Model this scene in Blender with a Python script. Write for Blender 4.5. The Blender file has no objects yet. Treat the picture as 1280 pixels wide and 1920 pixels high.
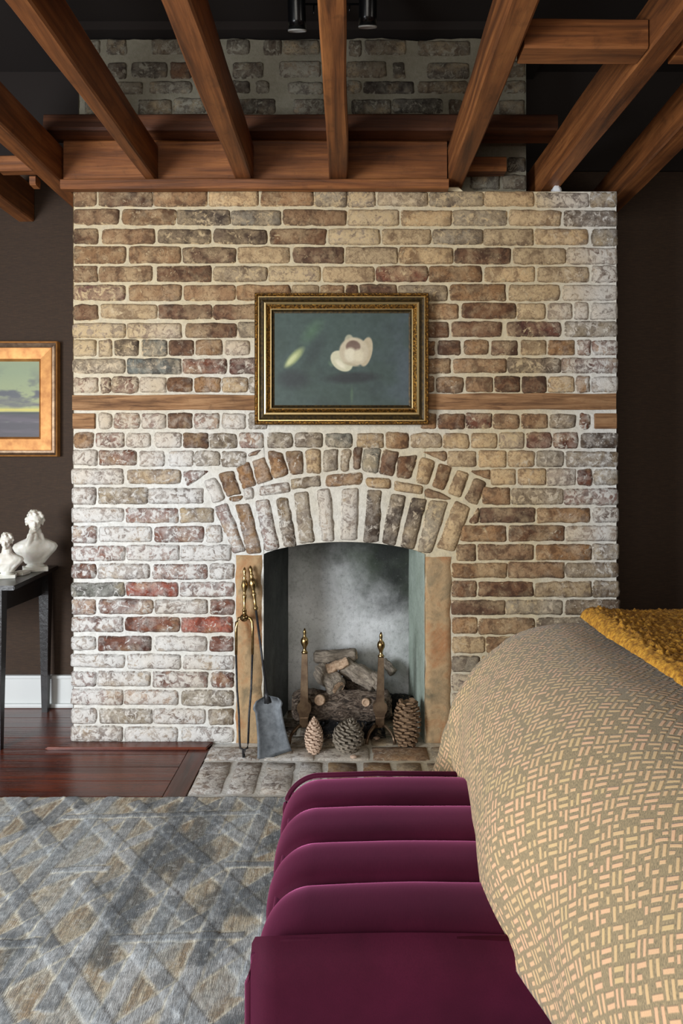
import bpy, bmesh, math, random
import numpy as np
from mathutils import Vector, Matrix, noise as mnoise
random.seed(7); np.random.seed(7)
SC = bpy.context.scene
COL = SC.collection
R = math.radians
# ------------------------------------------------------------------ camera
F = 1300.0; CX = 650.0; CY = 880.0; CH = 1.13      # focal length in px of a 1280 px wide frame, vanishing point, eye height
cam = bpy.data.cameras.new('camera'); camo = bpy.data.objects.new('camera', cam); COL.objects.link(camo)
cam.sensor_fit = 'HORIZONTAL'; cam.sensor_width = 36; cam.lens = F/1280*36
cam.shift_x = (640-CX)/1280; cam.shift_y = -(960-CY)/1280
cam.clip_start = .02
camo.location = (0, 0, CH); camo.rotation_euler = (R(90), 0, 0)
SC.camera = camo
# ------------------------------------------------------------------ world, lights, exposure
w = bpy.data.worlds.new('world'); SC.world = w; w.use_nodes = True
w.node_tree.nodes['Background'].inputs[0].default_value = (.75, .85, 1, 1)
w.node_tree.nodes['Background'].inputs[1].default_value = .25
def area(name, loc, target, sx, sy, power, col):
    l = bpy.data.lights.new(name, 'AREA'); l.shape = 'RECTANGLE'; l.size = sx; l.size_y = sy
    l.energy = power; l.color = col
    o = bpy.data.objects.new(name, l); COL.objects.link(o); o.location = loc
    o.rotation_euler = (Vector(target)-Vector(loc)).to_track_quat('-Z', 'Y').to_euler()
    return o
area('window_light_left', (-2.5, -.1, 1.05), (-.3, 2.8, .6), 1.0, 1.4, 145, (.90, .95, 1.0))
area('fill_light_rear', (-.9, -2.3, 1.5), (0, 2.8, 1.2), 2.2, 1.6, 62, (1.0, .95, .87))  # soft fill added behind the camera, stands for no actual window
area('fill_light_right', (2.5, .9, 2.0), (.9, 2.7, 1.7), .8, 1.0, 9, (1.0, .94, .85))  # weak fill added to brighten the right edge of the bricks
SC.view_settings.view_transform = 'Standard'; SC.view_settings.look = 'None'
SC.view_settings.exposure = 0.06; SC.view_settings.gamma = 1; SC.view_settings.use_curve_mapping = False

# ------------------------------------------------------------------ helpers
def lin(c):
    return tuple((v/12.92 if v <= .04045 else ((v+.055)/1.055)**2.4) for v in [x/255 for x in c])
def rgb(r, g, b): return lin((r, g, b))+(1.,)
def P(px, py, Y): return Vector(((px-CX)*Y/F, Y, CH-(py-CY)*Y/F))
def PF(px, py, z=0):                     # point on a level plane of height z
    Y = (CH-z)*F/(py-CY); return Vector(((px-CX)*Y/F, Y, z))
def ns(x, y, z=0., s=1.): return mnoise.noise(Vector((x*s, y*s, z*s)))
def tag(o, label=None, cat=None, group=None, kind=None):
    if label: o['label'] = label
    if cat: o['category'] = cat
    if group: o['group'] = group
    if kind: o['kind'] = kind
    return o
def mesh_obj(name, verts, faces, mat=None, parent=None, smooth=True, loc=None):
    me = bpy.data.meshes.new(name); me.from_pydata([tuple(v) for v in verts], [], faces); me.update()
    if smooth: me.polygons.foreach_set('use_smooth', [True]*len(me.polygons))
    o = bpy.data.objects.new(name, me); COL.objects.link(o)
    if mat: me.materials.append(mat)
    if parent: o.parent = parent
    if loc is not None: o.location = loc
    return o
def bm_obj(name, bm, mat=None, parent=None, smooth=True, loc=None):
    me = bpy.data.meshes.new(name); bm.normal_update(); bm.to_mesh(me); bm.free()
    if smooth: me.polygons.foreach_set('use_smooth', [True]*len(me.polygons))
    o = bpy.data.objects.new(name, me); COL.objects.link(o)
    if mat: me.materials.append(mat)
    if parent: o.parent = parent
    if loc is not None: o.location = loc
    return o
def empty(name, loc, rz=0):
    o = bpy.data.objects.new(name, None); COL.objects.link(o); o.location = loc; o.rotation_euler = (0, 0, rz); o.empty_display_size = .05
    return o
def bx(bm, x0, x1, y0, y1, z0, z1, bev=0):
    r = bmesh.ops.create_cube(bm, size=1)
    vs = r['verts']
    for v in vs: v.co = Vector(((x0+x1)/2+v.co.x*(x1-x0), (y0+y1)/2+v.co.y*(y1-y0), (z0+z1)/2+v.co.z*(z1-z0)))
    if bev:
        es = list({e for v in vs for e in v.link_edges})
        bmesh.ops.bevel(bm, geom=es, offset=bev, segments=2, profile=.5, affect='EDGES')
    return bm
def box(name, x0, x1, y0, y1, z0, z1, mat, parent=None, bev=0, smooth=False):
    return bm_obj(name, bx(bmesh.new(), x0, x1, y0, y1, z0, z1, bev), mat, parent, smooth)
def lathe(name, prof, mat, parent=None, seg=20, loc=None, rot=None):
    vs = []; fs = []; n = len(prof)
    for (r, z) in prof:
        for k in range(seg):
            a = 2*math.pi*k/seg; vs.append((r*math.cos(a), r*math.sin(a), z))
    for i in range(n-1):
        for k in range(seg):
            fs.append((i*seg+k, i*seg+(k+1) % seg, (i+1)*seg+(k+1) % seg, (i+1)*seg+k))
    fs.append(tuple(range(seg-1, -1, -1))); fs.append(tuple((n-1)*seg+k for k in range(seg)))
    o = mesh_obj(name, vs, fs, mat, parent, True, loc)
    if rot: o.rotation_euler = rot
    return o
def tube(bm, pts, rad, seg=8):
    pts = [Vector(p) for p in pts]; rings = []
    up = Vector((0, 0, 1)); 
    for i, p in enumerate(pts):
        d = (pts[min(i+1, len(pts)-1)]-pts[max(i-1, 0)]).normalized()
        a = d.cross(up) if abs(d.dot(up)) < .95 else d.cross(Vector((1, 0, 0)))
        a.normalize(); b = d.cross(a)
        r = rad[i] if isinstance(rad, (list, tuple)) else rad
        rings.append([bm.verts.new(p+a*r*math.cos(2*math.pi*k/seg)+b*r*math.sin(2*math.pi*k/seg)) for k in range(seg)])
    for i in range(len(rings)-1):
        for k in range(seg): bm.faces.new((rings[i][k], rings[i][(k+1) % seg], rings[i+1][(k+1) % seg], rings[i+1][k]))
    bm.faces.new(rings[0][::-1]); bm.faces.new(rings[-1])
    return bm

# ------------------------------------------------------------------ materials
class NT:
    def __init__(s, name, rough=.6, metal=0., col=None):
        s.m = bpy.data.materials.new(name); s.m.use_nodes = True; s.t = s.m.node_tree
        s.b = s.t.nodes['Principled BSDF']; s.b.inputs['Roughness'].default_value = rough; s.b.inputs['Metallic'].default_value = metal
        if col: s.b.inputs['Base Color'].default_value = col
    def n(s, typ, **kw):
        nd = s.t.nodes.new(typ)
        for k, v in kw.items():
            if k.startswith('i_'):
                nd.inputs[int(k[2:]) if k[2:].isdigit() else k[2:].replace('_', ' ')].default_value = v
            else: setattr(nd, k, v)
        return nd
    def l(s, a, b): s.t.links.new(a, b)
    def noise(s, vec, scale, detail=5, rough=.6, dist=0):
        nd = s.n('ShaderNodeTexNoise', i_Scale=scale, i_Detail=detail, i_Roughness=rough, i_Distortion=dist)
        if vec is not None: s.l(vec, nd.inputs['Vector'])
        return nd.outputs['Fac']
    def math(s, op, a, b=None, c=None, clamp=False):
        nd = s.n('ShaderNodeMath', operation=op, use_clamp=clamp)
        for i, x in enumerate((a, b, c)):
            if x is None: continue
            if isinstance(x, (int, float)): nd.inputs[i].default_value = x
            else: s.l(x, nd.inputs[i])
        return nd.outputs[0]
    def mr(s, v, a, b, c=0., d=1.):
        nd = s.n('ShaderNodeMapRange', i_1=a, i_2=b, i_3=c, i_4=d)
        s.l(v, nd.inputs[0]) if not isinstance(v, float) else None
        return nd.outputs[0]
    def mix(s, f, a, b, mode='MIX'):
        nd = s.n('ShaderNodeMix', data_type='RGBA', blend_type=mode)
        for i, x in ((0, f), (6, a), (7, b)):
            if isinstance(x, (int, float, tuple)): nd.inputs[i].default_value = x
            else: s.l(x, nd.inputs[i])
        return nd.outputs[2]
    def ramp(s, v, *stops):
        nd = s.n('ShaderNodeValToRGB'); cr = nd.color_ramp
        while len(cr.elements) < len(stops): cr.elements.new(.5)
        for e, (p, c) in zip(cr.elements, stops): e.position = p; e.color = c
        s.l(v, nd.inputs[0]); return nd.outputs[0]
    def pos(s, mode='world', scale=(1, 1, 1)):
        if mode == 'world': o = s.n('ShaderNodeNewGeometry').outputs['Position']
        else: o = s.n('ShaderNodeTexCoord').outputs[{'object': 'Object', 'uv': 'UV', 'generated': 'Generated'}[mode]]
        if scale != (1, 1, 1):
            mp = s.n('ShaderNodeMapping'); mp.inputs['Scale'].default_value = scale; s.l(o, mp.inputs[0]); o = mp.outputs[0]
        return o
    def rnd(s, vec, k=37.):
        oi = s.n('ShaderNodeObjectInfo'); v = s.math('MULTIPLY', oi.outputs['Random'], k)
        cb = s.n('ShaderNodeCombineXYZ'); s.l(v, cb.inputs[0]); s.l(v, cb.inputs[1]); s.l(v, cb.inputs[2])
        va = s.n('ShaderNodeVectorMath', operation='ADD'); s.l(vec, va.inputs[0]); s.l(cb.outputs[0], va.inputs[1])
        return va.outputs[0]
    def bump(s, h, strength=.3, dist=.01):
        nd = s.n('ShaderNodeBump', i_Strength=strength, i_Distance=dist); s.l(h, nd.inputs['Height']); s.l(nd.outputs[0], s.b.inputs['Normal'])
    def col(s, c): s.l(c, s.b.inputs['Base Color']); return s.m

def mortar_tint(t, pos):
    """lime white low on the left, cream high up and to the right"""
    sp = t.n('ShaderNodeSeparateXYZ'); t.l(pos, sp.inputs[0])
    a = t.mr(sp.outputs[2], .9, 1.9); b = t.mr(sp.outputs[0], -.5, .6)
    f = t.math('MULTIPLY', t.math('MAXIMUM', a, b), t.mr(sp.outputs[0], .78, 1.05, 1, .1))
    f = t.math('ADD', f, t.mr(t.noise(pos, 2.2, 4), .3, .7, -.35, .35), clamp=True)
    return f
def brick_material(name, cool, warm, dark=1.):
    t = NT(name, .9); pos = t.pos(); v = t.rnd(pos)
    oi = t.n('ShaderNodeObjectInfo')
    base = oi.outputs['Color']; wash = oi.outputs['Alpha']
    n1 = t.noise(v, 16, 6, .65, .4); n2 = t.noise(v, 38, 8, .72, .8); n3 = t.noise(v, 90, 6, .7); n4 = t.noise(v, 9, 3, .5)
    drk = t.mix(1., base, (.36, .31, .30, 1), 'MULTIPLY'); lgt = t.mix(.5, base, rgb(224, 196, 150))
    c = t.mix(t.mr(n1, .49, .57, 0, .9), base, drk)
    c = t.mix(t.mr(n4, .52, .68, 0, .75), c, lgt)
    c = t.mix(t.mr(n3, .35, .65, 0, .35), c, drk)
    f = mortar_tint(t, pos); lime = t.mix(f, cool, warm)
    lime = t.mix(t.mr(n3, .3, .7, 0, .35), lime, (.32, .29, .25, 1))
    th = t.math('SUBTRACT', .67, t.math('MULTIPLY', wash, .27))
    wf = t.math('MULTIPLY', t.math('SUBTRACT', n2, th), 16., clamp=True)
    wf = t.math('MULTIPLY', wf, .9)
    sm_ = t.noise(v, 22, 5, .6, .5); c = t.mix(t.math('MULTIPLY', t.mr(t.math('ADD', sm_, t.math('MULTIPLY', wash, .30)), .54, .80), .42), c, lime)
    n5 = t.noise(v, 55, 7, .75, 1.2); keepd = t.math('MULTIPLY', t.mr(n5, .53, .57), t.math('SUBTRACT', 1., t.math('MULTIPLY', wash, .25)))
    c = t.mix(t.math('MULTIPLY', keepd, .62), c, drk)
    c = t.mix(wf, c, lime)
    at = t.n('ShaderNodeAttribute', attribute_name='edge')
    e = t.math('ADD', at.outputs['Fac'], t.math('MULTIPLY', t.math('SUBTRACT', n2, .5), 2.4))
    ef = t.mr(e, .95, 1.2, 0, .85)
    c = t.mix(ef, c, lime)
    # dirt line just inside the ragged edge
    dl = t.math('MULTIPLY', t.mr(e, .60, .80), t.mr(e, .86, .98, 1, 0)); c = t.mix(t.math('MULTIPLY', dl, .45), c, (.06, .045, .03, 1))
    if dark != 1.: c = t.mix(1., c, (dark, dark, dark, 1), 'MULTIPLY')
    t.bump(t.math('ADD', n2, t.math('MULTIPLY', n3, .5)), .75, .006)
    return t.col(c)
def mortar_material(name, cool, warm):
    t = NT(name, .95); pos = t.pos(); f = mortar_tint(t, pos); c = t.mix(f, cool, warm)
    n = t.noise(pos, 60, 8, .7); c = t.mix(t.mr(n, .4, .72, 0, .45), c, (.30, .27, .22, 1))
    t.bump(n, .6, .008); return t.col(c)
LIME_C, LIME_W = rgb(224, 222, 218), rgb(206, 178, 132)
M = {}
M['brick'] = brick_material('old_brick', LIME_C, LIME_W)
M['mortar'] = mortar_material('lime_mortar', rgb(222, 221, 216), rgb(208, 192, 158))
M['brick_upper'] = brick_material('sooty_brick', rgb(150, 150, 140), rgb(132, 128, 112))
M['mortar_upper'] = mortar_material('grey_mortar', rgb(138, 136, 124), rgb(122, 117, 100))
def wood(name, axis, c0, c1, c2, rough=.55, k=1.):
    t = NT(name, rough); sc = {'x': (1.2, 22, 22), 'y': (22, 1.2, 22), 'z': (22, 22, 1.2)}[axis]
    v = t.rnd(t.pos('world')); mp = t.n('ShaderNodeMapping'); mp.inputs['Scale'].default_value = tuple(a*k for a in sc); t.l(v, mp.inputs[0]); v = mp.outputs[0]
    n = t.noise(v, 1.0, 6, .62, .8); n2 = t.noise(t.pos(), 3.5, 4); n3 = t.noise(v, 4., 6, .7); n6 = t.noise(t.pos(), 14, 5, .7, .5)
    c = t.ramp(n, (.30, c0), (.5, c1), (.72, c2))
    c = t.mix(t.mr(n2, .42, .7, 0, .5), c, tuple(x*.45 for x in c1[:3])+(1,))
    c = t.mix(t.mr(n3, .5, .7, 0, .45), c, c0); c = t.mix(t.mr(n6, .56, .72, 0, .45), c, c0)
    t.bump(t.math('ADD', n, t.math('MULTIPLY', n3, .6)), .35, .004)
    return t.col(c)
J = (rgb(62, 34, 16), rgb(128, 76, 38), rgb(170, 110, 60))
M['wood_y'] = wood('joist_wood', 'y', *J); M['wood_x'] = wood('header_wood', 'x', *J)
M['wood_dark'] = wood('upper_beam_wood', 'x', rgb(48, 24, 12), rgb(92, 52, 28), rgb(120, 72, 40))
M['timber'] = wood('nailing_timber', 'x', rgb(76, 48, 30), rgb(146, 106, 70), rgb(182, 142, 102), .9, 4.)
M['floor'] = wood('heart_pine', 'x', rgb(44, 16, 8), rgb(92, 38, 20), rgb(122, 56, 30), .24, .8)
M['floor_y'] = wood('heart_pine_border', 'y', rgb(44, 16, 8), rgb(92, 38, 20), rgb(122, 56, 30), .24, .8)
M['table'] = wood('mahogany', 'y', rgb(8, 5, 4), rgb(18, 10, 8), rgb(28, 17, 12), .3)
t = NT('grasscloth', .85); v = t.pos('world', (30, 30, 700)); n = t.noise(v, 1., 4, .6); n2 = t.noise(t.pos('world', (250, 250, 60)), 1, 3); n3 = t.noise(t.pos(), 1.6, 4)
c = t.ramp(n, (.25, rgb(38, 26, 17)), (.6, rgb(62, 44, 29)), (.85, rgb(86, 64, 43))); c = t.mix(t.mr(n2, .4, .8, 0, .4), c, rgb(40, 29, 22)); c = t.mix(t.mr(n3, .35, .7, 0, .3), c, rgb(56, 42, 32))
t.bump(n, .3, .002); M['wall'] = t.col(c)
t = NT('dark_ceiling_paint', .9, col=rgb(30, 22, 18)); M['ceiling'] = t.m
t = NT('white_trim_paint', .4, col=rgb(206, 208, 206)); M['trim'] = t.m
t = NT('terracotta_render', .9); p = t.pos(); n = t.noise(p, 7, 7, .65, .5); n2 = t.noise(p, 45, 6, .7)
c = t.ramp(n, (.3, rgb(120, 108, 84)), (.48, rgb(176, 146, 108)), (.62, rgb(166, 118, 78)), (.78, rgb(190, 170, 136))); c = t.mix(t.mr(n2, .5, .75, 0, .5), c, rgb(110, 88, 62)); t.bump(n2, .6, .006); M['jamb'] = t.col(c)
def soot_shade(name, lo, hi, kx, kz, off, green=0.):  # firebox colours: soot, with light and shade painted in
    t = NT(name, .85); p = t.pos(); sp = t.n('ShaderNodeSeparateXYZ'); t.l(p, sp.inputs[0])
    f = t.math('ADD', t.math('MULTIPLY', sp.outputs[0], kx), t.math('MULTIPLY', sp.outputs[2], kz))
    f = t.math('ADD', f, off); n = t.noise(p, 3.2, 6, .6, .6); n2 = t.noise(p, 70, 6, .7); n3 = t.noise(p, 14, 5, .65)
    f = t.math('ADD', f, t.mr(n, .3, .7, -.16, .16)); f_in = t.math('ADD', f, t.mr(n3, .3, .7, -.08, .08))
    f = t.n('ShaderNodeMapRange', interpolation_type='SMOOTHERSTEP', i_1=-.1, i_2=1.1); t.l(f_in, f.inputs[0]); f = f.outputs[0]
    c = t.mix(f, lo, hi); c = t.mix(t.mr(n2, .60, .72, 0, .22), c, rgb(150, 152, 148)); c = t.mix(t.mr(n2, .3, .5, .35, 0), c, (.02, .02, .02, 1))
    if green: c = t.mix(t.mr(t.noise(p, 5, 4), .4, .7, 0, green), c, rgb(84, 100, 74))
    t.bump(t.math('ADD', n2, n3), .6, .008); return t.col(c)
M['fb_back'] = soot_shade('sooty_lit_back_wall', rgb(232, 233, 234), rgb(30, 34, 30), 1.15, 1.35, -.25, .3)  # soot upper right; the bright lower left is light painted into the colour
M['fb_left'] = soot_shade('shaded_left_wall', rgb(120, 124, 122), rgb(44, 46, 48), 0, .6, .35)  # dark tone is painted shade: this side faces away from the window
M['fb_right'] = soot_shade('lit_right_wall', rgb(172, 184, 172), rgb(66, 76, 64), -5., .2, 1.55, .35)  # pale tone is painted light on the side facing the window, over green stains
t = NT('polished_brass', .28, 1.); n = t.noise(t.pos(), 60, 4); M['brass'] = t.col(t.ramp(n, (.35, rgb(136, 108, 66)), (.65, rgb(196, 170, 122))))
t = NT('dull_brass', .42, .9); n = t.noise(t.pos(), 30, 4); M['brass_dull'] = t.col(t.ramp(n, (.35, rgb(112, 92, 76)), (.65, rgb(150, 128, 104))))
t = NT('black_iron', .5, .6); n = t.noise(t.pos(), 80, 5); t.bump(n, .3, .002); M['iron'] = t.col(t.ramp(n, (.3, rgb(34, 34, 36)), (.7, rgb(72, 72, 74))))
t = NT('shovel_iron', .5, .5); n = t.noise(t.pos(), 40, 5); t.bump(n, .15, .002); M['iron2'] = t.col(t.ramp(n, (.3, rgb(66, 70, 74)), (.7, rgb(104, 108, 112))))
t = NT('marble', .45); n = t.noise(t.pos(), 14, 6, .6, 1.); t.b.inputs['Subsurface Weight'].default_value = .1; M['marble'] = t.col(t.ramp(n, (.3, rgb(206, 200, 186)), (.6, rgb(232, 228, 218))))
t = NT('bark', .95); v = t.rnd(t.pos('object', (30, 62, 62))); n = t.noise(v, 1, 6, .7, 1.6); t.bump(n, 1., .035); M['bark'] = t.col(t.ramp(n, (.40, rgb(48, 38, 32)), (.5, rgb(130, 110, 94)), (.62, rgb(184, 166, 148))))
t = NT('ash_grey_wood', .95); v = t.rnd(t.pos('object', (30, 90, 90))); n = t.noise(v, 1, 6, .65, .8); t.bump(n, .8, .01); M['logwood'] = t.col(t.ramp(n, (.32, rgb(86, 78, 70)), (.5, rgb(138, 126, 112)), (.7, rgb(176, 164, 146))))
t = NT('cut_wood', .9); n = t.noise(t.pos(), 120, 4); M['cut'] = t.col(t.ramp(n, (.3, rgb(160, 128, 102)), (.7, rgb(205, 178, 150))))
t = NT('cone_brown', .85); n = t.noise(t.pos(), 90, 4); M['cone'] = t.col(t.ramp(n, (.3, rgb(84, 62, 44)), (.7, rgb(150, 120, 90))))
t = NT('cone_pale', .85); n = t.noise(t.pos(), 90, 4); M['cone_pale'] = t.col(t.ramp(n, (.3, rgb(160, 132, 110)), (.7, rgb(214, 188, 166))))
t = NT('cone_grey', .85); n = t.noise(t.pos(), 90, 4); M['cone_grey'] = t.col(t.ramp(n, (.3, rgb(84, 76, 64)), (.7, rgb(150, 138, 122))))
t = NT('ember_fibre', 1.); n = t.noise(t.pos(), 38, 6, .7, 1.); t.bump(n, 1., .02); M['ember'] = t.col(t.ramp(n, (.45, rgb(16, 16, 18)), (.56, rgb(54, 50, 48)), (.66, rgb(150, 128, 100))))
t = NT('black_enamel', .25, col=rgb(10, 11, 14)); M['black'] = t.m
t = NT('lamp_rim', .4, col=rgb(190, 190, 186)); M['rim'] = t.m
# velvet
t = NT('burgundy_velvet', .75); n = t.noise(t.pos('world', (1, 1, 1)), 5, 4, .6); n2 = t.noise(t.pos('world', (500, 60, 500)), 1, 3)
c = t.ramp(n, (.3, rgb(50, 10, 26)), (.7, rgb(72, 18, 40))); c = t.mix(t.mr(n2, .4, .7, 0, .25), c, rgb(44, 8, 26))
t.b.inputs['Sheen Weight'].default_value = .9; t.b.inputs['Sheen Roughness'].default_value = .35; t.b.inputs['Sheen Tint'].default_value = rgb(210, 110, 160); t.b.inputs['Specular IOR Level'].default_value = .1
t.bump(n2, .15, .001); M['velvet'] = t.col(c)
# woven duvet
def weave():
    t = NT('woven_blanket', .9); uv = t.pos('uv'); wob = t.n('ShaderNodeTexNoise', i_Scale=6., i_Detail=2); t.l(uv, wob.inputs['Vector'])
    vm = t.n('ShaderNodeVectorMath', operation='MULTIPLY_ADD'); t.l(wob.outputs['Color'], vm.inputs[0]); vm.inputs[1].default_value = (.02, .02, 0); t.l(uv, vm.inputs[2])
    sp = t.n('ShaderNodeSeparateXYZ'); t.l(vm.outputs[0], sp.inputs[0]); U, V = sp.outputs[0], sp.outputs[1]
    C = .0195
    u = t.math('DIVIDE', U, C); v = t.math('DIVIDE', V, C)
    fu = t.math('FRACT', u); fv = t.math('FRACT', v); iu = t.math('FLOOR', u); iv = t.math('FLOOR', v)
    par = t.math('MODULO', t.math('ABSOLUTE', t.math('ADD', iu, iv)), 2.)
    def dash(a, b):   # two strokes along a, in b
        s_ = t.math('PINGPONG', t.math('MULTIPLY', b, 2.), .5)
        k = t.math('MULTIPLY', t.mr(s_, .18, .32), t.mr(t.math('ABSOLUTE', t.math('SUBTRACT', a, .5)), .38, .46, 1, 0)); return k
    dh = dash(fu, fv); dv = dash(fv, fu)
    d = t.math('ADD', t.math('MULTIPLY', dh, par), t.math('MULTIPLY', dv, t.math('SUBTRACT', 1., par)))
    cb = t.n('ShaderNodeCombineXYZ'); t.l(iu, cb.inputs[0]); t.l(iv, cb.inputs[1]); wn = t.n('ShaderNodeTexWhiteNoise', noise_dimensions='3D'); t.l(cb.outputs[0], wn.inputs['Vector'])
    cb2 = t.n('ShaderNodeCombineXYZ'); t.l(t.math('FLOOR', t.math('MULTIPLY', u, 2.)), cb2.inputs[0]); t.l(t.math('FLOOR', t.math('MULTIPLY', v, 2.)), cb2.inputs[1]); wn2 = t.n('ShaderNodeTexWhiteNoise', noise_dimensions='3D'); t.l(cb2.outputs[0], wn2.inputs['Vector'])
    keep = t.math('GREATER_THAN', wn2.outputs[0], .16); d = t.math('MULTIPLY', t.math('MULTIPLY', d, keep), .88)
    fine = t.noise(t.pos('uv', (900, 250, 1)), 1, 3)
    ground = t.mix(t.mr(fine, .3, .7), rgb(104, 94, 70), rgb(166, 144, 108)); thread = t.mix(wn.outputs[0], rgb(220, 172, 134), rgb(202, 172, 122))
    c = t.mix(d, ground, thread)
    t.b.inputs['Sheen Weight'].default_value = .15
    t.bump(t.math('ADD', d, t.math('MULTIPLY', fine, .4)), .5, .003); return t.col(c)
M['duvet'] = weave()
t = NT('mustard_boucle', .95); n = t.noise(t.pos(), 120, 3, .6); c = t.ramp(n, (.3, rgb(124, 78, 14)), (.6, rgb(190, 136, 40)), (.8, rgb(214, 172, 76))); t.bump(n, .6, .006); M['throw'] = t.col(c)
def vcol_mat(name, rough, fine=0, metal=0):
    t = NT(name, rough, metal); a = t.n('ShaderNodeAttribute', attribute_name='Col'); c = a.outputs['Color']
    if fine:
        n = t.noise(t.pos('world', (900, 900, 900)), 1, 2); c = t.mix(t.mr(n, .3, .7, 0, .25), c, (.05, .05, .05, 1)); t.bump(n, .3, .001)
    return t.col(c)
M['canvas'] = vcol_mat('oil_painting', .5, 1); M['rug'] = vcol_mat('wool_silk_rug', .8)
t = NT('wool_silk_rug', .8); a = t.n('ShaderNodeAttribute', attribute_name='Col'); c = a.outputs['Color']; n = t.noise(t.pos('world', (330, 45, 1)), 1, 3, .7); n2 = t.noise(t.pos('world', (60, 60, 60)), 1, 5, .75)
c = t.mix(t.mr(n, .42, .62, 0, .42), c, rgb(84, 82, 76)); c = t.mix(t.mr(n2, .50, .60, 0, .38), c, rgb(92, 98, 104)); c = t.mix(t.mr(n2, .47, .38, 0, .35), c, rgb(206, 208, 206)); t.bump(n, .6, .004); M['rug'] = t.col(c)
t = NT('gold_leaf', .5, .45); n = t.noise(t.pos(), 22, 5); M['gold'] = t.col(t.ramp(n, (.3, rgb(160, 104, 52)), (.7, rgb(204, 148, 84))))
t = NT('antique_gold', .42, .8); n = t.noise(t.pos(), 140, 5, .7); t.bump(n, .7, .004); M['gold_old'] = t.col(t.ramp(n, (.42, rgb(52, 34, 12)), (.56, rgb(132, 92, 34)), (.7, rgb(190, 146, 66))))
t = NT('bright_gold', .3, .85); M['gold_bright'] = t.m; t.b.inputs['Base Color'].default_value = rgb(232, 206, 150)
t = NT('dark_frame_cove', .5, .4); n = t.noise(t.pos(), 90, 4); M['frame_dark'] = t.col(t.ramp(n, (.4, rgb(40, 30, 12)), (.7, rgb(86, 66, 28))))
t = NT('white_plaster_scrap', .9, col=rgb(215, 218, 222)); M['scrap'] = t.m

# ------------------------------------------------------------------ room shell
YB = 3.31; XL, XR, ZC = -3.0, 2.75, 3.02
def S(o, label, cat): return tag(o, label, cat, kind='structure')
S(box('wall_back', XL, XR, YB, YB+.1, 0, ZC, M['wall']), 'brown grasscloth wall behind the brick chimney', 'wall')
for a_, b_, wn_ in ((XL, XR, 'trim_3'),): S(box(wn_, a_, b_, YB-.012, YB, 2.55, ZC, M['ceiling']), 'near black upper band of the back wall above the joists', 'trim')
S(box('wall_left', XL-.1, XL, -3, YB+.1, 0, ZC, M['wall']), 'brown grasscloth side wall at the left', 'wall')
S(box('wall_right', XR, XR+.1, -3, YB+.1, 0, ZC, M['wall']), 'brown grasscloth side wall at the right', 'wall')
S(box('wall_front', XL-.1, XR+.1, -3.1, -3, 0, ZC, M['wall']), 'brown wall facing the chimney', 'wall')
S(box('ceiling', XL-.1, XR+.1, -3.1, YB+.1, ZC, ZC+.1, M['ceiling']), 'dark brown ceiling above the open joists', 'ceiling')
floor = S(box('floor', XL-.1, XR+.1, -3.1, YB+.1, -.1, -.012, M['floor']), 'glossy reddish pine board floor', 'floor')
HX0, HY0 = -.552, 2.392                    # hearth: left edge, front edge
def plank(x0, x1, y0, y1, mat='floor', z=0., quad=None):
    q = quad or [(x0, y0), (x1, y0), (x1, y1), (x0, y1)]
    bm = bmesh.new(); g = .0008
    cx = sum(a for a, b in q)/4; cy = sum(b for a, b in q)/4
    q = [(a+(g if a < cx else -g), b+(g if b < cy else -g)) for a, b in q]
    vb = [bm.verts.new((a, b, -.012)) for a, b in q]; vt = [bm.verts.new((a, b, z)) for a, b in q]
    bm.faces.new(vt); bm.faces.new(vb[::-1])
    for k in range(4): bm.faces.new((vb[k], vb[(k+1) % 4], vt[(k+1) % 4], vt[k]))
    bmesh.ops.bevel(bm, geom=[e for e in bm.edges if e.verts[0] in vt and e.verts[1] in vt], offset=.0012, segments=1, affect='EDGES')
    return bm_obj('floor_plank', bm, M[mat], floor, False)
yy = HY0-.35
BW = .085                                  # border board beside the hearth, mitred into the strip along the breast
while yy < YB-.01:
    y1 = min(yy+.118, YB)
    if y1 <= 2.80:
        xs = [XL, -1.9-.4*random.random(), HX0-BW]
    elif yy >= 2.80: xs = [XL, -1.14]
    else: xs = None
    if xs is None:
        plank(XL, HX0-BW, yy, 2.80); yy = 2.80; continue
    for a, b in zip(xs, xs[1:]): plank(a, b, yy, y1)
    yy = y1
yy = -3.
while yy < HY0-.36:
    y1 = min(yy+.118, HY0-.35); plank(XL, XR, yy, y1); yy = y1
yy = HY0-.35
while yy < YB-.01:
    y1 = min(yy+.118, YB); plank(1.13, XR, yy, y1); yy = y1
plank(0, 0, 0, 0, 'floor_y', quad=[(HX0-BW, HY0-.35), (HX0-.004, HY0-.35), (HX0-.004, 2.803), (HX0-BW, 2.80-.0)])
plank(0, 0, 0, 0, 'floor', quad=[(HX0, HY0-.35), (1.13, HY0-.35), (1.13, HY0-.012), (HX0, HY0-.012)])
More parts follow.
